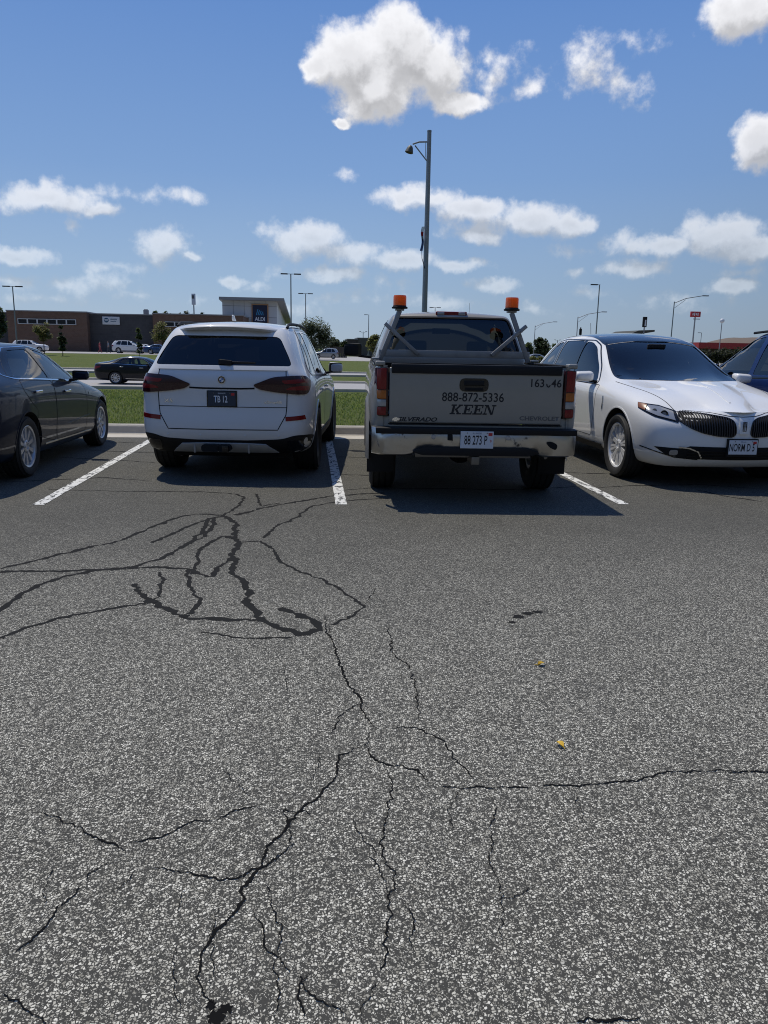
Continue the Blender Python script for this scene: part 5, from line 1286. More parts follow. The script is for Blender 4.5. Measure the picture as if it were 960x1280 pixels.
def build_sedan(name='sedan', level=3, paintm='navy', full=True, rim='alloy'):
    t = empty(name)
    side = lines(*sedan_side())
    me = cage(side, F=(.86, .5, 0.), rb=[.12, .10, .10, .10, .10, .10, .08, .05, .05], fb=[.12]*9, crown=[.02, .03, .03, .03, .035, .035, .03, .02, .02, .02, .02], xt=[0, 0, -.03, -.06, 0, .03, .12, .16, .1, .05, .02], level=level)
    S = Surf(me)
    arches = [archcut(1.085, .33, .375, .55, 1.3), archcut(1.085, .33, .375, -1.3, -.55), archcut(3.89, .33, .375, .55, 1.3), archcut(3.89, .33, .375, -1.3, -.55)]
    wsh = [(-.74, .985), (.74, .985), (.55, 1.33), (-.55, 1.33)]; rw = [(-.60, 1.15), (.60, 1.15), (.52, 1.345), (-.52, 1.345)]
    cav = hull([(x, s*y, z) for s in (1, -1) for x, y, z in ((.95, .70, .5), (.95, .72, .98), (1.25, .54, 1.25), (1.75, .545, 1.36), (2.25, .545, 1.34), (2.85, .62, 1.08), (3.05, .72, .95), (3.3, .80, .80), (3.3, .80, .42))])
    cuts = arches+[cav]+[cutprism(SEDWIN[k], 'L', 3, 3, 2) for k in SEDWIN]+[cutprism(wsh, 'F', 6, -2.55, 2), cutprism(rw, 'B', 2, 1.3, 2)]
    cut(me, cuts, [M[paintm], M['well']], 'body', t, S)
    patch('windshield', S, grow(smoothpoly(wsh, 2), .012), 'F', M['wglass'], t, off=-.003, thick=0, grid=.08)
    patch('rear_window', S, grow(smoothpoly(rw, 2), .012), 'B', M['glass'], t, off=-.003, thick=0, grid=.08)
    tri = [(.72, 1.06), (.95, .998), (1.36, 1.30)]
    for v in ('L', 'R'):
        sg = 1 if v == 'L' else -1
        for k in SEDWIN: patch('side_window', S, grow(smoothpoly(SEDWIN[k], 2), .008), v, M['glass'], t, off=-.003, thick=0, grid=.08)
        loop = [(.80, 1.10), (.98, 1.06), (1.5, 1.04), (2.3, .998), (3.06, .955), (2.90, 1.07), (2.48, 1.335), (2.0, 1.395), (1.45, 1.375), (1.15, 1.27)]
        strip('window_trim', S, smoothpoly(loop, 2), v, .016, M['chrome'], t, off=.004, closed=True, thick=.006)
        strip('window_post', S, [(2.01, 1.02), (1.965, 1.37)], v, .09, M['gloss'], t, off=.002)
        patch('quarter_window', S, [(.90, 1.09), (.99, 1.08), (1.34, 1.32), (1.20, 1.265)], v, M['gloss'], t, off=.002, thick=.003, grid=.06)
        for P_ in ([(1.32, .42), (1.94, .30), (1.99, .60), (2.0, 1.005), (1.05, 1.045), (1.03, .94), (1.20, .80), (1.38, .70)], [(2.0, .30), (3.12, .30), (3.20, .60), (3.18, .92), (2.01, 1.0)]):
            strip('door_gap', S, smoothpoly(P_, 2), v, .008, M['gap'], t, off=.0012, closed=True)
        for hx, hz_ in ((1.42, .905), (2.42, .86)):
            h = S.bvh.ray_cast(Vector((hx, 3*sg, hz_)), Vector((0, -sg, 0)))[0]; rbox('door_handle', (hx, h.y+.018*sg, hz_), (.19, .026, .03), .01, M['chrome'], t)
        strip('sill_trim', S, [(1.6, .30), (3.4, .28)], v, .018, M['chrome'] if full else M['gloss'], t, off=.004, thick=.005)
        strip('body_crease', S, [(1.42, .50), (2.4, .46), (3.3, .50)], v, .012, M[paintm], t, off=.007, thick=.008)
        for ax in (1.085, 3.89): strip('arch_lip', S, [(ax+.382*cos(a), .33+.382*sin(a)) for a in [pi*k/20 for k in range(0, 21)]], v, .014, M[paintm], t, off=.004, thick=.008, step=.04)
        patch('tail_light', S, [(.0, .45*sg, .90), (.06, .80*sg, .93), (.36, .91*sg, .95), (.34, .91*sg, .88), (.08, .84*sg, .78), (.0, .5*sg, .80)], 180-sg*40, M['red'], t, off=.008, thick=.01, grid=.06, rnd=1)
        patch('headlight', S, [(4.66, .50*sg, .66), (4.45, .78*sg, .72), (4.05, .87*sg, .78), (4.2, .87*sg, .70), (4.55, .76*sg, .60), (4.70, .5*sg, .58)], 40*sg, M['clear'], t, off=.006, thick=.01, grid=.06)
        mirror_part(t, 2.78, .99, 1.04, sg, M[paintm], (.13, .22, .14), stalk=.09)
        patch('fender_vent', S, [(3.30, .80), (3.44, .815), (3.44, .775), (3.32, .765)], v, M['gloss'], t, off=.004, thick=.006, grid=.05)
    patch('bumper_trim', S, [(-.66, .36), (.66, .36), (.60, .24), (-.60, .24)], 'B', M['black'], t, off=.006, thick=.01, grid=.08, rnd=1)
    strip('trunk_gap', S, [(-.56, 1.02), (-.60, .86), (-.54, .62), (.54, .62), (.60, .86), (.56, 1.02)], 'B', .008, M['gap'], t)
    patch('plate_recess', S, [(-.24, .80), (.24, .80), (.22, .66), (-.22, .66)], 'B', M['gloss'], t, off=.003, thick=.004, grid=.08, rnd=1)
    patch('grille', S, [(-.42, .62), (.42, .62), (.36, .50), (-.36, .50)], 'F', M['gloss'], t, off=.006, thick=.01, grid=.08)
    if full:
        for y in (.36, -.36): seat(t, 2.15, y, .50, M['cloth'], h=.56)
        seat(t, 1.35, 0, .52, M['cloth'], h=.5, bench=.75)
        bm = bmesh.new(); box(bm, (2.95, 0, .84), (.35, 1.4, .2)); obm('dashboard', bm, M['dash'], t, bevel=.05)
        bm = bmesh.new(); lathe(bm, [(-.012, .17), (0, .182), (.012, .17), (0, .158)], 'x', 32, closed=True); bmesh.ops.transform(bm, matrix=Matrix.Translation((2.68, .36, .92)) @ Matrix.Rotation(-.4, 4, 'Y'), verts=bm.verts); obm('steering_wheel', bm, M['dash'], t, True)
        rbox('rear_view_mirror', (2.50, 0, 1.26), (.03, .22, .06), .012, M['black'], t)
    place_wheels(t, wheel_proto(.33, .225, .228, 10 if full else 5, 'single' if full else 'pair', rim, t, sw=.014, sw2=.026 if full else .04, dish=.01), (1.085, 3.89), .80, .33)
    bm = bmesh.new(); box(bm, (2.4, 0, .26), (3.6, 1.2, .14)); obm('underbody', bm, M['well'], t)
    return t
kia = build_sedan()
kia.location = (-3.97, 7.60, 0); kia.rotation_euler = (0, 0, pi/2-R(1.0))
tag(kia, 'dark blue sedan with silver wheels and chrome window trim, cut by the left edge', 'car')
# ------------------------------------------------------------------ blue SUV and the background traffic
def generic_suv(name='suv', paintm='blue', level=2, full=True, rim='alloy'):
    t = empty(name); me = suv_body(level); S = Surf(me); W = SUVWIN
    arches = [archcut(x, .375, .43, a, b) for x in (1.02, 3.995) for a, b in ((.62, 1.3), (-1.3, -.62))]
    rearwin = [(-.72, 1.25), (.72, 1.25), (.60, 1.55), (-.60, 1.55)]; wsh = [(-.78, 1.15), (.78, 1.15), (.62, 1.60), (-.62, 1.60)]
    cuts = list(arches)
    if full:
        cav = hull([(x, s*y, z) for s in (1, -1) for x, y, z in ((.42, .72, .95), (.42, .70, 1.22), (.62, .60, 1.58), (2.7, .62, 1.60), (3.35, .72, 1.16), (3.35, .80, 1.0), (3.2, .84, .45), (.7, .84, .45), (1.5, .84, 1.1), (2.6, .84, 1.1))])
        cuts += [cav]+[cutprism(W[k], 'L', 3, 3, 2) for k in W]+[cutprism(rearwin, 'B', 2, .9, 2), cutprism(wsh, 'F', 6, -2.9, 1)]
    cut(me, cuts, [M[paintm], M['well']], 'body', t, S)
    gm, off = (M['glass'], -.004) if full else (M['gloss'], .004)
    patch('rear_window', S, grow(smoothpoly(rearwin, 2), .008), 'B', gm, t, off=off, thick=0, grid=.1)
    patch('windshield', S, grow(wsh, .008), 'F', M['wglass'] if full else gm, t, off=off, thick=0, grid=.1)
    for v in ('L', 'R'):
        sg = 1 if v == 'L' else -1
        for k in W: patch('side_window', S, grow(smoothpoly(W[k], 2), .008), v, gm, t, off=off, thick=0, grid=.12)
        if full:
            strip('window_trim', S, smoothpoly([(.64, 1.19), (.70, 1.135), (1.35, 1.105), (2.3, 1.085), (3.5, 1.05), (3.30, 1.22), (2.80, 1.58), (2.36, 1.635), (1.5, 1.645), (1.0, 1.635)], 2), v, .022, M['gloss'], t, off=.004, closed=True, thick=.006)
            for P_ in ([(1.50, .42), (2.30, .40), (2.33, 1.07), (1.42, 1.095), (1.46, .70)], [(2.34, .40), (3.30, .40), (3.45, .9), (3.42, 1.04), (2.345, 1.07)]): strip('door_gap', S, smoothpoly(P_, 2), v, .01, M['gap'], t, off=.0012, closed=True)
        patch('tail_light', S, [(.07, .62*sg, 1.10), (.3, .95*sg, 1.08), (.3, .96*sg, .92), (.07, .70*sg, .90)], 180-sg*38, M['red'], t, off=.01, thick=.012, grid=.08, rnd=1)
        patch('headlight', S, [(4.80, .5*sg, .88), (4.4, .93*sg, .95), (4.4, .95*sg, .84), (4.83, .5*sg, .76)], 40*sg, M['clear'], t, off=.01, thick=.012, grid=.08, rnd=1)
        strip('sill_trim', S, [(1.46, .34), (3.55, .34)], v, .10, M['black'], t, off=.004, thick=.006)
        mirror_part(t, 3.12, 1.06, 1.16, sg, M[paintm], (.12, .22, .17))
        rl_ = bmesh.new(); rr = [(x, (.66-.02*abs(x-1.7))*sg, 1.628+.045*sin(pi*(x-.7)/2.1)**.3 if .7 < x < 2.79 else 1.65) for x in [.70+2.1*k/16 for k in range(17)]]
        tube(rl_, rr, .017, 6); obm('roof_rail', rl_, M['black'], t, True)
    patch('bumper_trim', S, [(-.93, .50), (-.66, .46), (.66, .46), (.93, .50), (.80, .30), (-.80, .30)], 'B', M['black'], t, off=.006, thick=.01, grid=.08, rnd=1)
    strip('tailgate_gap', S, [(-.70, 1.19), (-.71, .80), (-.61, .58), (.61, .58), (.71, .80), (.70, 1.19)], 'B', .010, M['gap'], t)
    if full:
        for y in (.37, -.37): seat(t, 2.45, y, .62, M['tan'])
        bm = bmesh.new(); box(bm, (3.25, 0, .98), (.35, 1.5, .22)); obm('dashboard', bm, M['dash'], t, bevel=.05)
        bm = bmesh.new(); lathe(bm, [(-.012, .17), (0, .182), (.012, .17), (0, .158)], 'x', 32, closed=True); bmesh.ops.transform(bm, matrix=Matrix.Translation((2.98, .37, 1.10)) @ Matrix.Rotation(-.4, 4, 'Y'), verts=bm.verts); obm('steering_wheel', bm, M['dash'], t, True)
    place_wheels(t, wheel_proto(.375, .26, .25, 5, 'pair', rim, t), (1.02, 3.995), .845, .375)
    return t
M['blue'] = paint('royal_blue_paint', (.008, .022, .10), flake=.1, rough=.35, coat=.8, cior=1.36)
M['darkpaint'] = paint('black_blue_paint', (.006, .008, .013), coat=.8, cior=1.36)
M['whitep'] = paint('plain_white_paint', (.72, .73, .74)); M['silverp'] = paint('silver_paint', (.36, .38, .40), flake=.5); M['bluep'] = paint('mid_blue_paint', (.03, .07, .16), flake=.3)
blue = generic_suv('suv', 'blue', 3, True); blue.location = (6.86, 7.75, 0); blue.scale = (1.02, 1, 1.06); blue.rotation_euler = (0, 0, pi/2)
tag(blue, 'royal blue SUV cut by the right edge, parked nose-in beyond the white crossover', 'SUV')
def recolour(root, frm, to):
    for o in [root]+list(root.children_recursive):
        if o.type == 'MESH':
            for s in o.material_slots:
                if s.material == M[frm]: s.link = 'OBJECT'; s.material = M[to]
def put(root, px, py, Y, ang, label, cat='car', anchor=0, group=None, z=None):
    p = atY(px, py, Y); root.rotation_euler = (0, 0, ang); dx = Vector((cos(ang), sin(ang)))
    root.location = (p.x-dx.x*anchor, Y-dx.y*anchor, (terr(p.x, Y)+.02) if z is None else z); tag(root, label, cat, group)
road_sedan = build_sedan('sedan', 2, 'darkpaint', True, 'alloy')
put(road_sedan, 122, 460, 42.6, R(1), 'black sedan on the road beyond the grass, its front hidden by the white SUV')
GP = 'vehicles on the far side of the road'
bs = generic_suv('suv', 'whitep', 1, False)
put(bs, 141, 438, 122, 0, 'boxy white SUV parked before the dark grey wall behind two walking people', 'SUV', group=GP); bs.scale = (1.03, 1.0, 1.12)
b2 = copy_tree(bs); put(b2, 17, 432, 122, 0, 'white SUV parked at the foot of a lamp post before the left brick wall', 'SUV', group=GP); b2.scale = (1, 1, 1)
b3 = copy_tree(bs); recolour(b3, 'whitep', 'silverp'); put(b3, 423, 442, 128, pi, 'silver SUV parked by the large round tree beyond the road', 'SUV', group=GP); b3.scale = (.82, 1, 1)
bsed = build_sedan('sedan', 1, 'whitep', False)
put(bsed, 164, 440, 126, 0, 'low white car half hidden behind the slim young tree', 'car', group=GP)
c2 = copy_tree(bsed); recolour(c2, 'whitep', 'bluep'); put(c2, 180, 440, 120, R(2), 'mid blue car parked right of the boxy white SUV across the road', 'car', group=GP)
c3 = copy_tree(bsed); recolour(c3, 'whitep', 'silverp'); put(c3, 654, 443, 120, 0, 'silver car seen between the pickup and the white crossover', 'car', group=GP)

# ------------------------------------------------------------------ buildings
def brickmat(name, a, b_, mort, scale=(1, 1), rowh=.2):
    m_ = bpy.data.materials.new(name); m_.use_nodes = True; nt = m_.node_tree; b = nt.nodes['Principled BSDF']; gg = NG(nt)
    o = gg.n('ShaderNodeTexCoord').outputs['Object']; sp = gg.n('ShaderNodeSeparateXYZ', {0: o})
    v = gg.n('ShaderNodeCombineXYZ', {0: gg.m('ADD', sp.outputs[0], sp.outputs[1]), 1: sp.outputs[2], 2: 0.0})
    br = gg.n('ShaderNodeTexBrick', {'Vector': v.outputs[0], 'Color1': (*a, 1), 'Color2': (*b_, 1), 'Mortar': (*mort, 1), 'Scale': 1.0, 'Mortar Size': .012, 'Bias': 0.0, 'Brick Width': rowh*2, 'Row Height': rowh})
    n_ = gg.noise(o, .4, 4, .6); c = gg.mix(gg.m('MULTIPLY', gg.ss(n_, .3, .7), .3), br.outputs[0], tuple(x*.7 for x in a))
    nt.links.new(c, b.inputs['Base Color']); b.inputs['Roughness'].default_value = .85; return m_
M['brick'] = brickmat('brown_brick', (.135, .078, .052), (.17, .10, .068), (.16, .13, .11)); M['block'] = brickmat('dark_grey_block', (.058, .058, .062), (.075, .074, .078), (.09, .09, .09), rowh=.4)
M['coping'] = mat('metal_coping', (.30, .30, .31), .5, metal=.3); M['wframe'] = mat('white_frame', (.5, .52, .53), .5); M['wpane'] = mat('dark_window_glass', (.012, .016, .022), .06)
M['panel'] = mat('grey_metal_panel', (.58, .59, .60), .5, var=.05, vscale=.5); M['darkpanel'] = mat('dark_metal_panel', (.10, .10, .105), .5)
def Bx(px, Y): return atY(px, 430, Y).x
def Bz(px, py, Y): return atY(px, py, Y).z
YB = 138.
bl = empty('commercial_building', (Bx(60, YB), YB, terr(Bx(60, YB), YB)))
tag(bl, 'long flat-roofed building of brown brick and dark grey block with narrow high window bands', 'building')
def wallbox(name, x0, x1, y0, y1, z0, z1, m_, root, coping=True):
    bm = bmesh.new(); c = root.location; box(bm, ((x0+x1)/2-c.x, (y0+y1)/2-c.y, (z0+z1)/2-c.z), (x1-x0, y1-y0, z1-z0)); o = obm(name, bm, m_, root)
    if coping:
        bm = bmesh.new(); box(bm, ((x0+x1)/2-c.x, (y0+y1)/2-c.y, z1-c.z+.10), (x1-x0+.16, y1-y0+.16, .18)); obm('coping', bm, M['coping'], o)
    return o
z0 = -1
wL = wallbox('wall', Bx(11, YB), Bx(110.5, YB), YB, YB+30, z0, Bz(60, 389.8, YB), M['brick'], bl)
wallbox('wall', Bx(-160, YB+1.5), Bx(11, YB+1.5), YB+1.5, YB+30, z0, Bz(5, 391, YB+1.5), M['block'], bl)
wallbox('wall', Bx(110.5, YB+1.5)+.02, Bx(192, YB+1.5), YB+1.5, YB+30, z0, Bz(150, 393.5, YB+1.5), M['block'], bl)
wallbox('wall', Bx(192, YB)+.02, Bx(304.5, YB), YB, YB+30, z0, Bz(250, 394, YB), M['brick'], bl)
def window_band(root, pxa, pya, pxb, pyb, Y, n):
    A = Vector((Bx(pxa, Y), 0, Bz((pxa+pxb)/2, pya, Y))); B_ = Vector((Bx(pxb, Y), 0, Bz((pxa+pxb)/2, pyb, Y))); c = root.location; w = (B_.x-A.x)/n; h = A.z-B_.z
    for k in range(n):
        xc = A.x+w*(k+.5)-c.x; zc = (A.z+B_.z)/2-c.z; bm = bmesh.new(); f = .11
        for (dx, dz, sx_, sz_) in ((0, h/2-f/2, w-.004, f), (0, -h/2+f/2, w-.004, f), (-w/2+f/2, 0, f, h-2*f), (w/2-f/2, 0, f, h-2*f)): box(bm, (xc+dx, Y-c.y-.06, zc+dz), (sx_, .12, sz_))
        o = obm('window', bm, M['wframe'], root); bm = bmesh.new(); box(bm, (xc, Y-c.y-.02, zc), (w-2*f, .04, h-2*f)); obm('pane', bm, M['wpane'], o)
window_band(bl, 24.5, 398.7, 97, 405.6, YB, 6); window_band(bl, 207, 402.5, 268, 409, YB, 5)
bm = bmesh.new(); p = Vector((Bx(184.5, YB+6), 0, Bz(184.5, 393, YB+6))); box(bm, (p.x-bl.location.x, 6, p.z+.1-bl.location.z), (.8, 1, 1.3)); box(bm, (p.x-bl.location.x, 6, p.z+.8-bl.location.z), (.6, .7, .12)); obm('roof_vent', bm, M['coping'], bl, bevel=.03)
# wall sign on the grey part
sg_c = atY(139, 400.8, YB+1.5); sw_, sh_ = (149-129)/FPX*YB*1.0, 1.32
sn = empty('wall_sign', (sg_c.x, YB+1.42, sg_c.z)); tag(sn, 'white rectangular sign with a round blue emblem high on the dark grey wall', 'sign')
bm = bmesh.new(); box(bm, (0, 0, 0), (sw_, .12, sh_)); obm('sign_panel', bm, M['platew'], sn, bevel=.02)
bm = bmesh.new(); cyl(bm, (-sw_*.27, -.05, .06), (-sw_*.27, -.075, .06), .40, n=24); o = obm('emblem', bm, mat('sign_blue', (.03, .10, .17), .5), sn)
bm = bmesh.new(); box(bm, (-sw_*.27, -.08, .16), (.62, .02, .10)); box(bm, (-sw_*.27, -.08, -.02), (.5, .02, .08)); obm('emblem_stripe', bm, M['platew'], o)
bm = bmesh.new()
for r_, w_ in ((.22, 8), (-.14, 7)):
    for k in range(w_): box(bm, (-.02+k*.135, -.07, r_), (.10, .02, .22 if r_ > 0 else .16))
obm('lettering', bm, mat('sign_grey', (.12, .18, .24), .5), sn)
# supermarket
YA = 150.; xa, xb = Bx(279, YA), Bx(346.5, YA); za = Bz(312, 372.2, YA)
al = empty('supermarket', (xa, YA, terr(xa, YA))); tag(al, 'grey panelled supermarket with a projecting flat roof slab rising above the brown brick building', 'building')
w_ = wallbox('wall', xa, xb, YA, YA+55, -1, za-.35, M['panel'], al, False)
bm = bmesh.new(); c = al.location
for k in range(1, 5): box(bm, ((xb-xa)*k/5, -.004, 4), (.05, .03, 12))
for zz in (6.8, 8.8): box(bm, ((xb-xa)/2, -.006, zz), ((xb-xa), .02, .05))
obm('panel_joint', bm, M['darkpanel'], w_)
bm = bmesh.new(); x0_, x1_ = Bx(275, YA-1.2), Bx(355.5, YA-1.2)
vs = [bm.verts.new((x-c.x, y-c.y, z-c.z)) for x, y, z in ((x0_, YA-1.2, za), (x1_, YA-1.2, za), (x1_, YA+58, za-2.4), (x0_, YA+58, za-2.4), (x0_, YA-1.2, za-.5), (x1_, YA-1.2, za-.5), (x1_, YA+58, za-2.9), (x0_, YA+58, za-2.9))]
for f in ((0, 1, 2, 3), (7, 6, 5, 4), (0, 4, 5, 1), (1, 5, 6, 2), (2, 6, 7, 3), (3, 7, 4, 0)): bm.faces.new([vs[i] for i in f])
bmesh.ops.recalc_face_normals(bm, faces=bm.faces); obm('roof', bm, M['coping'], al)
sc_ = atY(325, 393.2, YA-.2); als = empty('store_sign', (sc_.x, YA-.12, sc_.z)); tag(als, 'upright dark blue store sign with an orange border reading ALDI', 'sign')
W2, H2 = 20/FPX*YA, 24.5/FPX*YA
bm = bmesh.new(); box(bm, (0, 0, 0), (W2, .2, H2)); obm('sign_border', bm, mat('sign_orange', (.45, .24, .12), .5), als, bevel=.02)
bm = bmesh.new(); box(bm, (0, -.11, 0), (W2*.87, .04, H2*.89)); obm('sign_panel', bm, mat('sign_navy', (.008, .016, .055), .4), als)
lb = mat('sign_light_blue', (.05, .30, .55), .4); bm = bmesh.new()
for k in range(4):
    x0_ = -.75+k*.30; pts = [(x0_, -.12), (x0_+.15, -.12), (x0_+.46, .95-.14*k), (x0_+.31, .95-.14*k)]; prism(bm, pts, 'y', -.16, -.135)
for k in range(3): prism(bm, [(.42, .32-.17*k), (.62+.05*k, .32-.17*k), (.66+.05*k, .23-.17*k), (.42, .23-.17*k)], 'y', -.16, -.135)
obm('emblem', bm, lb, als)
text_flat('ALDI', .95, Matrix(((1, 0, 0, 0), (0, 0, -1, -.15), (0, 1, 0, -.85), (0, 0, 0, 1))), M['inkw'], als, bold=.03, sx=.92)

# low buildings in the middle distance
Yc = 205.
mb = empty('low_building', (Bx(448, Yc), Yc, terr(Bx(448, Yc), Yc))); tag(mb, 'low dark brown flat-roofed building between the white SUV and the pickup', 'building')
M['dkbrown'] = mat('dark_brown_wall', (.085, .062, .055), .8, var=.15, vscale=.5)
wallbox('wall', Bx(434, Yc), Bx(447, Yc), Yc, Yc+14, -1, Bz(440, 424.5, Yc), M['dkbrown'], mb); wallbox('wall', Bx(447, Yc)+.02, Bx(475, Yc), Yc+.3, Yc+14, -1, Bz(455, 423, Yc), mat('taupe_wall', (.13, .115, .10), .8), mb)
bm = bmesh.new(); box(bm, (Bx(440, Yc)-mb.location.x, -.05, Bz(440, 437, Yc)-mb.location.z), (1.6, .1, 1.4)); box(bm, (Bx(444.5, Yc)-mb.location.x, -.05, 1.1), (1.0, .1, 2.2)); obm('window', bm, M['wpane'], mb)
bm = bmesh.new(); box(bm, (Bx(439, Yc)-mb.location.x, -.4, Bz(440, 432.5, Yc)-mb.location.z), (2.6, .8, .12)); obm('awning', bm, M['wframe'], mb)
fn = empty('board_fence', (Bx(410, 150), 150, terr(Bx(410, 150), 150))); tag(fn, 'dark board fence beside the low brown building', 'fence')
bm = bmesh.new(); xl, xr = Bx(404, 150), Bx(434, 150); n_ = int((xr-xl)/.3)
for k in range(n_): box(bm, (xl+.15+k*.3-fn.location.x, 0, 1.0), (.28, .04, 2.0+.03*(k % 2)))
obm('boards', bm, mat('fence_boards', (.055, .045, .04), .85, var=.3), fn)
bm = bmesh.new()
for k in range(0, n_, 8): box(bm, (xl+k*.3-fn.location.x, .08, 1.05), (.12, .12, 2.2))
obm('post', bm, M['bark'], fn)
Yd = 190.
rb_ = empty('red_building', (Bx(900, Yd), Yd, terr(Bx(900, Yd), Yd))); tag(rb_, 'long low building with a red fascia at the foot of the brown hill', 'building')
wallbox('wall', Bx(872, Yd), Bx(975, Yd), Yd, Yd+15, -1, Bz(900, 436, Yd), M['dkbrown'], rb_, False); c = rb_.location
bm = bmesh.new(); box(bm, ((Bx(872, Yd)+Bx(975, Yd))/2-c.x, 7, (Bz(900, 428.5, Yd)+Bz(900, 436, Yd))/2-c.z), (Bx(975, Yd)-Bx(872, Yd)+.6, 16.5, Bz(900, 428.5, Yd)-Bz(900, 436, Yd))); obm('fascia', bm, mat('red_fascia', (.42, .03, .035), .5), rb_)
Ye = 150.
cn = empty('roofed_building', (Bx(801, Ye), Ye, terr(Bx(801, Ye), Ye))); tag(cn, 'building with a slanted dark roof showing above the white crossover', 'building')
bm = bmesh.new(); c = cn.location; xl, xr = Bx(784, Ye)-c.x, Bx(817, Ye)-c.x; zl, zr = Bz(784, 418.5, Ye)-c.z, Bz(817, 413, Ye)-c.z
prism(bm, [(xl, zl-.25), (xr, zr-.25), (xr, zr+.1), (xl+2.2, zr-.05), (xl, zl)], 'y', 0, 12); obm('roof', bm, mat('olive_roof', (.05, .052, .04), .7), cn)
bm = bmesh.new(); box(bm, ((xl+xr)/2, 6, (zl-.3)/2), (xr-xl-.8, 11, zl-.3)); obm('wall', bm, mat('tan_wall', (.25, .19, .13), .8), cn)
Yf = 210.
gb = empty('grey_building', (Bx(655, Yf), Yf, terr(Bx(655, Yf), Yf))); tag(gb, 'small grey flat building far off just right of the pickup cab', 'building')
wallbox('wall', Bx(646, Yf), Bx(665, Yf), Yf, Yf+10, -1, Bz(655, 431, Yf), mat('grey_wall', (.16, .17, .18), .8), gb)
# brown hill beyond
bm = bmesh.new(); hx0 = Bx(880, 520); G_ = []
for i in range(31):
    row = []
    for j in range(9):
        u_, v_ = i/30, j/8; e = min(1, u_*2.4)*min(1, (1-u_)*2.2); e = e*e*(3-2*e); hgt = 16.5*e*sin(pi*min(1, .02+v_))**.6+.8*noise.noise(Vector((u_*9, v_*5, 0)))*e
        row.append(bm.verts.new((hx0-8+u_*150, 520+v_*110, -1.5+hgt)))
    G_.append(row)
for i in range(30):
    for j in range(8): bm.faces.new((G_[i][j], G_[i+1][j], G_[i+1][j+1], G_[i][j+1]))
tag(obm('hill', bm, mat('brown_hill', (.16, .125, .095), .95, var=.2, vscale=.05), None, True), kind='structure')

# ------------------------------------------------------------------ lamp posts and signs
def lamp(px, pyt, Y, kind, label, lean=0, group='parking lot lamps', r=.09, left=False):
    top = atY(px, pyt, Y); zb = terr(top.x, Y); t = empty('street_lamp', (top.x, Y, zb)); H = top.z-zb; tag(t, label, 'street lamp', group)
    bm = bmesh.new(); cyl(bm, (0, 0, 0), (lean, 0, H), r, r*.7, 12); cyl(bm, (0, 0, 0), (0, 0, .6), .25, .25, 16); obm('pole', bm, M['galv'], t, True)
    def head(x0, x1):
        bm = bmesh.new(); box(bm, ((x0+x1)/2, 0, H), (abs(x1-x0), .32, .12)); box(bm, (x0*.3+x1*.0, 0, H), (abs(x0)+.1, .06, .06)); obm('lamp_head', bm, M['black'], t, bevel=.02)
    if kind == 'T': head(.35, 1.15); head(-.35, -1.15)
    if kind == 'L': head(-.25, -1.1)
    if kind == 'cobra':
        sg = -1 if left else 1
        bm = bmesh.new(); tube(bm, [(0, 0, H-.2), (1.6*sg, 0, H+.45), (3.9*sg, 0, H+.85)], .05, 8); tube(bm, [(0, 0, H-.9), (1.6*sg, 0, H+.30)], .03, 6); obm('arm', bm, M['galv'], t, True)
        bm = bmesh.new(); box(bm, (4.3*sg, 0, H+.86), (.9, .3, .14)); obm('lamp_head', bm, M['galv'], t, bevel=.05)
    if kind == 'V':
        bm = bmesh.new()
        for s in (1, -1): bar(bm, (0, 0, H-.5), (.8*s, 0, H), .06, .06); box(bm, (.9*s, 0, H+.05), (.5, .3, .12))
        obm('lamp_head', bm, M['black'], t)
    if kind == 'ball':
        bm = bmesh.new(); bmesh.ops.create_uvsphere(bm, u_segments=16, v_segments=10, radius=.45, matrix=Matrix.Translation((0, 0, H))); obm('lamp_globe', bm, M['platew'], t, True)
    return t
lamp(15.6, 358, 100, 'T', 'twin-headed lamp post in front of the left brick building', group='twin-headed parking lot lamps')
lamp(363.5, 342.5, 92, 'T', 'tallest twin-headed lamp post, right beside the supermarket roof', group='twin-headed parking lot lamps')
lamp(382, 367, 126, 'T', 'twin-headed lamp post rising out of the large round tree', group='twin-headed parking lot lamps')
lamp(461, 393.5, 190, 'L', 'thin single-arm lamp post above the low brown building', r=.11)
lamp(454, 414.5, 230, 'V', 'short lamp with two splayed heads above the low brown building', r=.12)
lamp(544, 384.5, 160, 'T', 'twin-headed lamp post just above the pickup roof', group='twin-headed parking lot lamps')
lamp(749.5, 356, 96, 'L', 'tall single-arm lamp post rising above the white crossover roof')
lamp(669, 407, 165, 'cobra', 'smallest curved-arm road lamp, right of the pickup rack', group='curved-arm road lamps')
lamp(722.5, 396, 125, 'cobra', 'curved-arm road lamp above the rear of the white crossover', group='curved-arm road lamps')
lamp(843, 377, 104, 'cobra', 'tallest curved-arm road lamp, left of the red box sign', group='curved-arm road lamps')
lamp(902.7, 401, 150, 'ball', 'lamp post with a pale round globe in front of the brown hill', r=.1)
lamp(877, 416, 220, 'L', 'thin distant lamp post between the red box sign and the hill', r=.1)
lamp(587, 379, 190, 'pole', 'bare thin mast beyond the pickup roof near its right beacon', group=None, r=.05)
lamp(743, 404, 120, 'pole', 'thin leaning antenna mast at the foot of the tall single-arm lamp', lean=-.6, group=None, r=.05)
lamp(697, 425, 260, 'V', 'tiny two-headed lamp far off over the white crossover rear', r=.12)
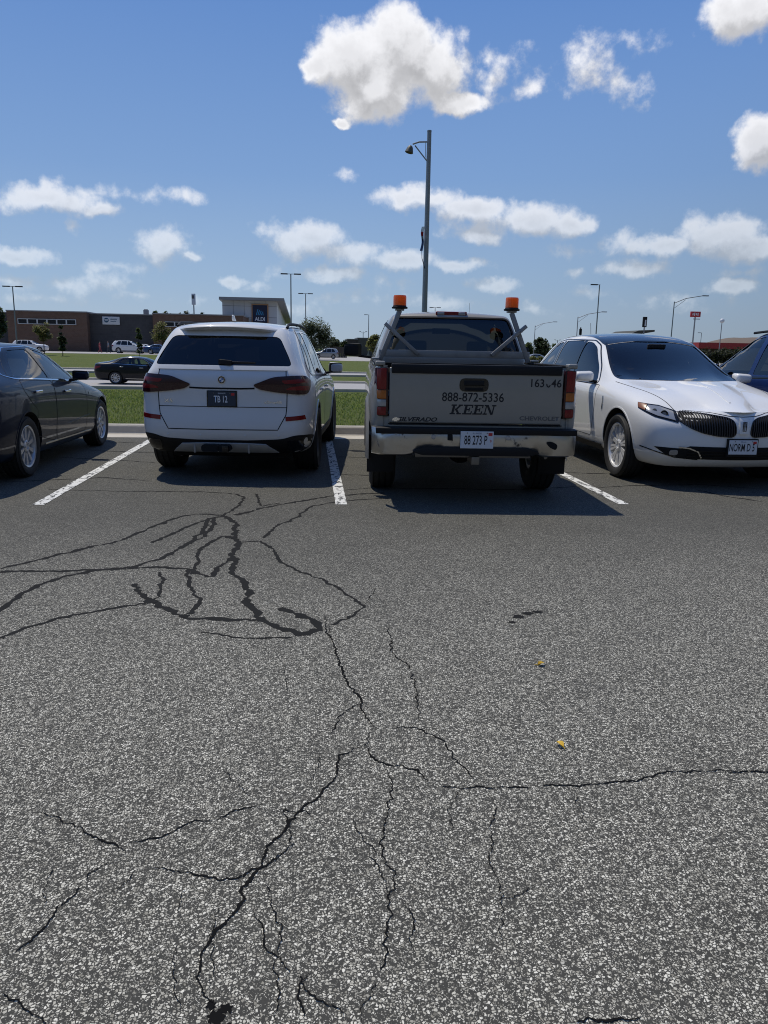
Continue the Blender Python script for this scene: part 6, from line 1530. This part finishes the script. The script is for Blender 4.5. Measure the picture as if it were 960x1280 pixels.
# the tall pole in the grass behind the pickup
Yp = 29.; pb = atY(530.6, 387, Yp); ptop = atY(537.4, 165, Yp); zb = terr(pb.x, Yp)
lp = empty('street_lamp', (pb.x, Yp, zb)); tag(lp, 'tall grey steel lamp post with one bell-shaped lamp on a short bracket, behind the pickup', 'street lamp')
H = ptop.z-zb; bm = bmesh.new(); cyl(bm, (0, 0, 0), (0, 0, H), .115, .075, 20); cyl(bm, (0, 0, H), (0, 0, H+.05), .08, .078, 20); obm('pole', bm, M['galv'], lp, True, angle=R(40))
bm = bmesh.new(); tube(bm, [(0, 0, H-.32), (-.35, 0, H-.34), (-.58, 0, H-.42)], .028, 8); tube(bm, [(0, 0, H-1.02), (-.5, 0, H-.46)], .022, 8); tube(bm, [(-.12, 0, H-.36), (-.12, 0, H-.84)], .010, 6); obm('arm', bm, M['galv'], lp, True)
bm = bmesh.new(); lathe(bm, [(H-.46, .02), (H-.475, .06), (H-.54, .10), (H-.62, .125), (H-.70, .15), (H-.715, .13), (H-.66, .10), (H-.66, 0)], 'z', 24, c=(-.68, 0, 0)); bmesh.ops.transform(bm, matrix=Matrix.Translation((-.68, 0, H-.6)) @ Matrix.Rotation(.25, 4, 'Y') @ Matrix.Translation((.68, 0, -H+.6)), verts=bm.verts); obm('lamp_head', bm, mat('lamp_housing', (.10, .09, .07), .5), lp, True)
# furled flag on a bracket
fl = atY(528.5, 300, Yp-.05); fg0 = empty('flag', (pb.x-.10, Yp-.12, Bz(529, 336, Yp))); tag(fg0, 'small limp red white and blue flag hanging edge-on against the tall lamp post', 'flag')
Hf = Bz(529, 284, Yp)-fg0.location.z
bm = bmesh.new(); tube(bm, [(.05, 0, 0), (-.06, 0, .35), (-.08, 0, Hf*.5), (-.02, 0, Hf)], .012, 8); obm('flag_staff', bm, M['black'], fg0, True)
for a, b, m_ in ((.42, .60, 'inkblue'), (.60, .70, 'inkblue'), (.70, .78, 'inkw'), (.78, .88, 'inkred'), (.88, 1.0, 'inkw')):
    bm = bmesh.new(); Vv = []
    for i in range(9):
        z = (a+(b-a)*i/8)*Hf; Vv.append([bm.verts.new((-.10+.05*(z/Hf)+.02*sin(z*9)+x, .05*sin(z*7+x*40)+x*.5, z)) for x in (-.05, -.025, 0, .025, .05)])
    for p_, q in zip(Vv, Vv[1:]):
        for i in range(4): bm.faces.new((p_[i], p_[i+1], q[i+1], q[i]))
    obm('flag_cloth', bm, M[m_], fg0, True)
def pylon(px0, px1, py0, py1, pyb, Y, m_, label, extra=None, name='pylon_sign'):
    a = atY(px0, py0, Y); b = atY(px1, py1, Y); xc = (a.x+b.x)/2; zb = terr(xc, Y); t = empty(name, (xc, Y, zb)); tag(t, label, 'sign')
    bm = bmesh.new(); cyl(bm, (0, 0, 0), (0, 0, b.z-zb+.1), .14, .12, 12); obm('pole', bm, M['galv'], t, True)
    bm = bmesh.new(); box(bm, (0, 0, (a.z+b.z)/2-zb), (abs(b.x-a.x), .4, a.z-b.z)); o = obm('sign_panel', bm, m_, t, bevel=.06); return t, (a.z+b.z)/2-zb, abs(b.x-a.x), a.z-b.z
t1, zc, w_, h_ = pylon(239.3, 244.6, 367, 381, 388, 160, M['platew'], 'slim upright pylon sign in white and grey above the brown brick roof')
bm = bmesh.new(); box(bm, (-w_*.1, -.22, zc+h_*.2), (w_*.6, .04, h_*.3)); obm('sign_graphic', bm, M['darkpanel'], t1)
t2, zc, w_, h_ = pylon(863.5, 875, 389.3, 396.5, 428, 140, mat('sign_red', (.45, .03, .04), .5), 'red box sign on a tall pole right of the tallest curved-arm lamp')
bm = bmesh.new()
for k, s_ in enumerate((.4, .55, .35, .5)): box(bm, (-w_*.30+k*w_*.17, -.21, zc), (w_*.09, .03, h_*s_))
obm('lettering', bm, M['inkw'], t2)
bm = bmesh.new(); box(bm, (.3, 0, zc-h_*.85), (1.3, .12, .14)); obm('crossbar', bm, M['galv'], t2)
t3, zc, w_, h_ = pylon(804, 807.8, 396, 409, 414, 150, M['black'], 'narrow dark pylon sign above the slanted roof')
bm = bmesh.new(); box(bm, (w_*.1, -.21, zc-h_*.1), (w_*.35, .03, h_*.6)); obm('sign_graphic', bm, M['platew'], t3)
sgl = atY(726, 409, 118); tl = empty('traffic_signal', (sgl.x, 118, terr(sgl.x, 118))); tag(tl, 'dark post-top signal beside the curved-arm lamp over the crossover rear', 'signal')
hh_ = sgl.z-terr(sgl.x, 118); bm = bmesh.new(); cyl(bm, (0, 0, 0), (0, 0, hh_), .06, n=8); obm('pole', bm, M['black'], tl); bm = bmesh.new(); box(bm, (0, 0, hh_-.7), (.36, .3, .9)); box(bm, (0, 0, hh_-.2), (.16, .2, .3)); obm('signal_head', bm, M['black'], tl, bevel=.04)

# ------------------------------------------------------------------ trees
LM = {'olive': leafmat('olive_leaves', (.20, .20, .075)), 'dark': leafmat('dark_leaves', (.06, .085, .035)), 'mid': leafmat('mid_green_leaves', (.12, .155, .06)), 'greygreen': leafmat('grey_green_leaves', (.13, .155, .09)),
      'yellow': leafmat('yellow_green_leaves', (.21, .22, .07)), 'hedge': leafmat('hedge_leaves', (.05, .06, .028))}
def tree(px, pyt, pyb, wpx, Y, lm, label, shape='round', n=1500, seed=0, crown0=.25, name='tree', group=None, leaf=.16, trunk=.12):
    base = atY(px, pyb, Y); zb = terr(base.x, Y); top = atY(px, pyt, Y).z-zb; wr = wpx/2/FPX*Y; r_ = random.Random(seed)
    t = empty(name, (base.x, Y, zb)); tag(t, label, 'tree' if name == 'tree' else 'shrub', group); zc0 = top*crown0
    bm = bmesh.new(); tube(bm, [(0, 0, -.1), (.03, 0, zc0), (-.04, .02, (zc0+top)/2), (0, 0, top*.92)], [trunk, trunk*.75, trunk*.45, .02], 8); cl = []
    nb = 9 if shape != 'slim' else 6
    for k in range(nb):
        a = 2*pi*k/nb+r_.random(); z = zc0+(top-zc0)*(.1+.6*r_.random()); ln = wr*(.55+.4*r_.random()); e = Vector((cos(a)*ln, sin(a)*ln, z+ln*.6))
        tube(bm, [(0, 0, z-ln*.2), (e.x*.5, e.y*.5, z+ln*.15), e], [trunk*.35, trunk*.2, .01], 5)
    obm('trunk', bm, M['bark'], t, True)
    for k in range(26 if shape == 'round' else 14):
        while True:
            p = Vector((r_.uniform(-1, 1), r_.uniform(-1, 1), r_.uniform(-1, 1)))
            if p.length < 1: break
        u_ = (p.z+1)/2
        if shape == 'round': s = Vector((p.x*wr*.85, p.y*wr*.85, zc0+(top-zc0)*(.12+.80*u_)))
        elif shape == 'cone': f = 1.05-u_; s = Vector((p.x*wr*f, p.y*wr*f, zc0+(top-zc0)*u_))
        else: f = .8-.5*abs(u_-.4); s = Vector((p.x*wr*f, p.y*wr*f, zc0+(top-zc0)*u_))
        cl.append((s, wr*(.26+.22*r_.random())*(1.0 if shape == 'round' else .9)))
    bm = bmesh.new()
    for k in range(n):
        s, cr = cl[r_.randrange(len(cl))]
        d = Vector((r_.gauss(0, 1), r_.gauss(0, 1), r_.gauss(0, .8))).normalized()*cr*(.45+.65*r_.random()); c = s+d; c.z = min(c.z, top)
        q = Matrix.Rotation(r_.random()*6.28, 3, 'Z') @ Matrix.Rotation(r_.gauss(.3, .7), 3, 'X') @ Matrix.Rotation(r_.random()*6.28, 3, 'Z'); L = leaf*(.6+.8*r_.random())
        bm.faces.new([bm.verts.new(c+q @ Vector(v)*L) for v in ((-.5, -.35, 0), (.1, -.5, .08), (.55, .05, 0), (.05, .5, .08), (-.45, .3, 0))])
    obm('crown', bm, LM[lm], t); return t
tree(55, 400, 437, 21, 100, 'olive', 'sparse olive young tree in front of the brick window band', n=1800, seed=1, crown0=.35, leaf=.15, trunk=.07)
tree(78, 406, 438, 13, 98, 'dark', 'dark narrow young tree right of the sparse olive one', 'cone', 900, 2, .12, leaf=.2, trunk=.06)
tree(174, 410, 446, 11, 96, 'mid', 'slim young tree in front of the boxy white SUV', 'cone', 800, 3, .2, leaf=.2, trunk=.05)
tree(203, 402, 434, 24, 104, 'olive', 'olive young tree against the right brick wall', n=2200, seed=4, crown0=.3, leaf=.15, trunk=.07)
tree(-19, 368, 436, 46, 75, 'dark', 'dark tree cut by the left edge beside the brick building', n=7000, seed=5, crown0=.1, leaf=.18, trunk=.2)
tree(390, 395, 440, 46, 118, 'greygreen', 'large round grey-green tree in front of the supermarket side', n=11000, seed=6, crown0=.12, leaf=.17, trunk=.2)
tree(418, 421, 442, 13, 170, 'greygreen', 'small tree behind the silver SUV', n=900, seed=7, leaf=.4)
tree(430, 425, 442, 10, 180, 'dark', 'small dark tree left of the low brown building', n=700, seed=8, leaf=.4)
tree(472, 415, 448, 24, 120, 'yellow', 'yellow-green tree right behind the pickup mirror', n=2200, seed=9, crown0=.15, leaf=.26)
for k, (px, pt, w_) in enumerate(((196, 388, 14), (208, 386.5, 18), (225, 387, 16), (238, 386, 18), (252, 388, 14))):
    tree(px, pt, 430, w_, 190+3*k, 'dark', ('leftmost', 'second', 'third', 'fourth', 'rightmost')[k]+' of the dark treetops showing over the brick roof, counted from the left', n=1100, seed=20+k, leaf=.5, crown0=.3, group='treetops behind the brick building', trunk=.2)
tree(677, 422, 444, 20, 165, 'dark', 'dark tree right of the smallest curved-arm lamp', n=1800, seed=11, crown0=.1, leaf=.4)
tree(661, 428, 444, 14, 185, 'mid', 'low green tree beside the small grey building', n=1000, seed=12, crown0=.1, leaf=.4)
tree(695, 430, 446, 18, 150, 'mid', 'low tree just left of the white crossover roofline', n=1200, seed=13, crown0=.1, leaf=.35)
for k, px in enumerate((664, 675, 686)):
    tree(px, 443.5+k % 2, 455, 13, 80, 'yellow', ('leftmost', 'middle', 'rightmost')[k]+' of three low yellow-green shrubs between pickup and crossover', 'round', 900, 30+k, .05, 'bush', 'yellow-green shrubs beyond the road', .12, .04)
for k, px in enumerate((884, 902, 922, 944)):
    tree(px, 434, 456, 26, 95, 'hedge', ('leftmost', 'second', 'third', 'rightmost')[k]+' bush of the dark row below the red fascia', 'round', 1600, 40+k, .05, 'bush', 'bushes below the red building', .16, .06)
# distant treeline that reads as one mass
bm = bmesh.new(); r_ = random.Random(99)
for k in range(26000):
    x = r_.uniform(-420, 460); y = 330+r_.uniform(-12, 25); hh_ = 3.2+3.4*(noise.noise(Vector((x*.03, 0, 0)))+.5*noise.noise(Vector((x*.11, 3, 0)))); 
    if hh_ < .6: continue
    c = Vector((x, y, zfar(x)+abs(r_.random())**.7*hh_)); L = .9*(.5+r_.random()); q = Matrix.Rotation(r_.random()*6.28, 3, 'Z') @ Matrix.Rotation(r_.gauss(.3, .8), 3, 'X')
    bm.faces.new([bm.verts.new(c+q @ Vector(v)*L) for v in ((-.5, -.4, 0), (.5, -.4, 0), (.5, .4, 0), (-.5, .4, 0))])
tag(obm('distant_treeline', bm, leafmat('far_leaves', (.06, .08, .045), .3)), kind='stuff', label='low distant treeline along the horizon')

# ------------------------------------------------------------------ two people walking
def person(px, pyb, Y, H, shirt, trousers, label, flip=1, seed=0):
    base = atY(px, pyb, Y); zb = terr(base.x, Y)+.03; s = H/1.75
    J_ = {'pel': (0, 0, .95), 'sp': (0, 0, 1.15), 'ch': (.01, 0, 1.36), 'nk': (.02, 0, 1.50), 'hd': (.04, 0, 1.60), 'ht': (.04, 0, 1.70),
          'hl': (0, .09, .90), 'kl': (.14, .10, .50), 'al': (.20, .10, .09), 'tl': (.34, .10, .04), 'hr': (0, -.09, .90), 'kr': (-.02, -.10, .48), 'ar': (-.26, -.10, .14), 'tr': (-.14, -.10, .04),
          'shl': (0, .19, 1.41), 'el': (-.10, .25, 1.14), 'wl': (-.02, .26, .90), 'fl': (.03, .26, .80), 'shr': (0, -.19, 1.41), 'er': (.04, -.25, 1.12), 'wr': (.20, -.24, .94), 'fr': (.27, -.23, .86)}
    E_ = [('pel', 'sp'), ('sp', 'ch'), ('ch', 'nk'), ('nk', 'hd'), ('hd', 'ht'), ('pel', 'hl'), ('hl', 'kl'), ('kl', 'al'), ('al', 'tl'), ('pel', 'hr'), ('hr', 'kr'), ('kr', 'ar'), ('ar', 'tr'),
          ('ch', 'shl'), ('shl', 'el'), ('el', 'wl'), ('wl', 'fl'), ('ch', 'shr'), ('shr', 'er'), ('er', 'wr'), ('wr', 'fr')]
    Rr = dict(pel=.15, sp=.13, ch=.15, nk=.055, hd=.10, ht=.07, hl=.10, hr=.10, kl=.062, kr=.062, al=.042, ar=.042, tl=.04, tr=.04, shl=.062, shr=.062, el=.042, er=.042, wl=.03, wr=.03, fl=.034, fr=.034)
    ks = list(J_); me = bpy.data.meshes.new('person'); me.from_pydata([tuple(Vector(J_[k])*s) for k in ks], [(ks.index(a), ks.index(b)) for a, b in E_], [])
    o = bpy.data.objects.new('person', me); col.objects.link(o); md = o.modifiers.new('k', 'SKIN'); sv = me.skin_vertices[0].data
    for i, k in enumerate(ks): sv[i].radius = (Rr[k]*s, Rr[k]*s); sv[i].use_root = (k == 'pel')
    m2 = o.modifiers.new('s', 'SUBSURF'); m2.levels = 2; m2.render_levels = 2
    bpy.context.view_layer.update(); ev = bpy.data.meshes.new_from_object(o.evaluated_get(bpy.context.evaluated_depsgraph_get())); bpy.data.objects.remove(o)
    ob = bpy.data.objects.new('person', ev); col.objects.link(ob); ev.materials.clear()
    for m_ in (mat('skin', (.38, .22, .16), .6), shirt, trousers, M['black'], mat('hair', (.03, .02, .015), .8)): ev.materials.append(m_)
    for p in ev.polygons:
        c = p.center/s; p.use_smooth = True
        p.material_index = 3 if c.z < .10 else 2 if c.z < .96 and abs(c.y) < .19 else 4 if (c.z > 1.66 or (c.z > 1.54 and c.x < .0)) else 0 if c.z > 1.47 or (abs(c.y) > .2 and c.z < 1.2) else 1
    ob.location = (base.x, Y, zb); ob.rotation_euler = (0, 0, 0 if flip > 0 else pi); tag(ob, label, 'person', 'people walking by the grey wall'); return ob
person(125, 441, 121, 1.70, mat('red_shirt', (.60, .10, .11), .8), mat('red_trousers', (.35, .08, .09), .8), 'person in red walking past the dark grey wall', 1)
person(136, 441, 121, 1.78, mat('grey_shirt', (.30, .33, .36), .8), mat('slate_trousers', (.06, .07, .09), .8), 'person in grey walking behind the white SUV bumper', -1)
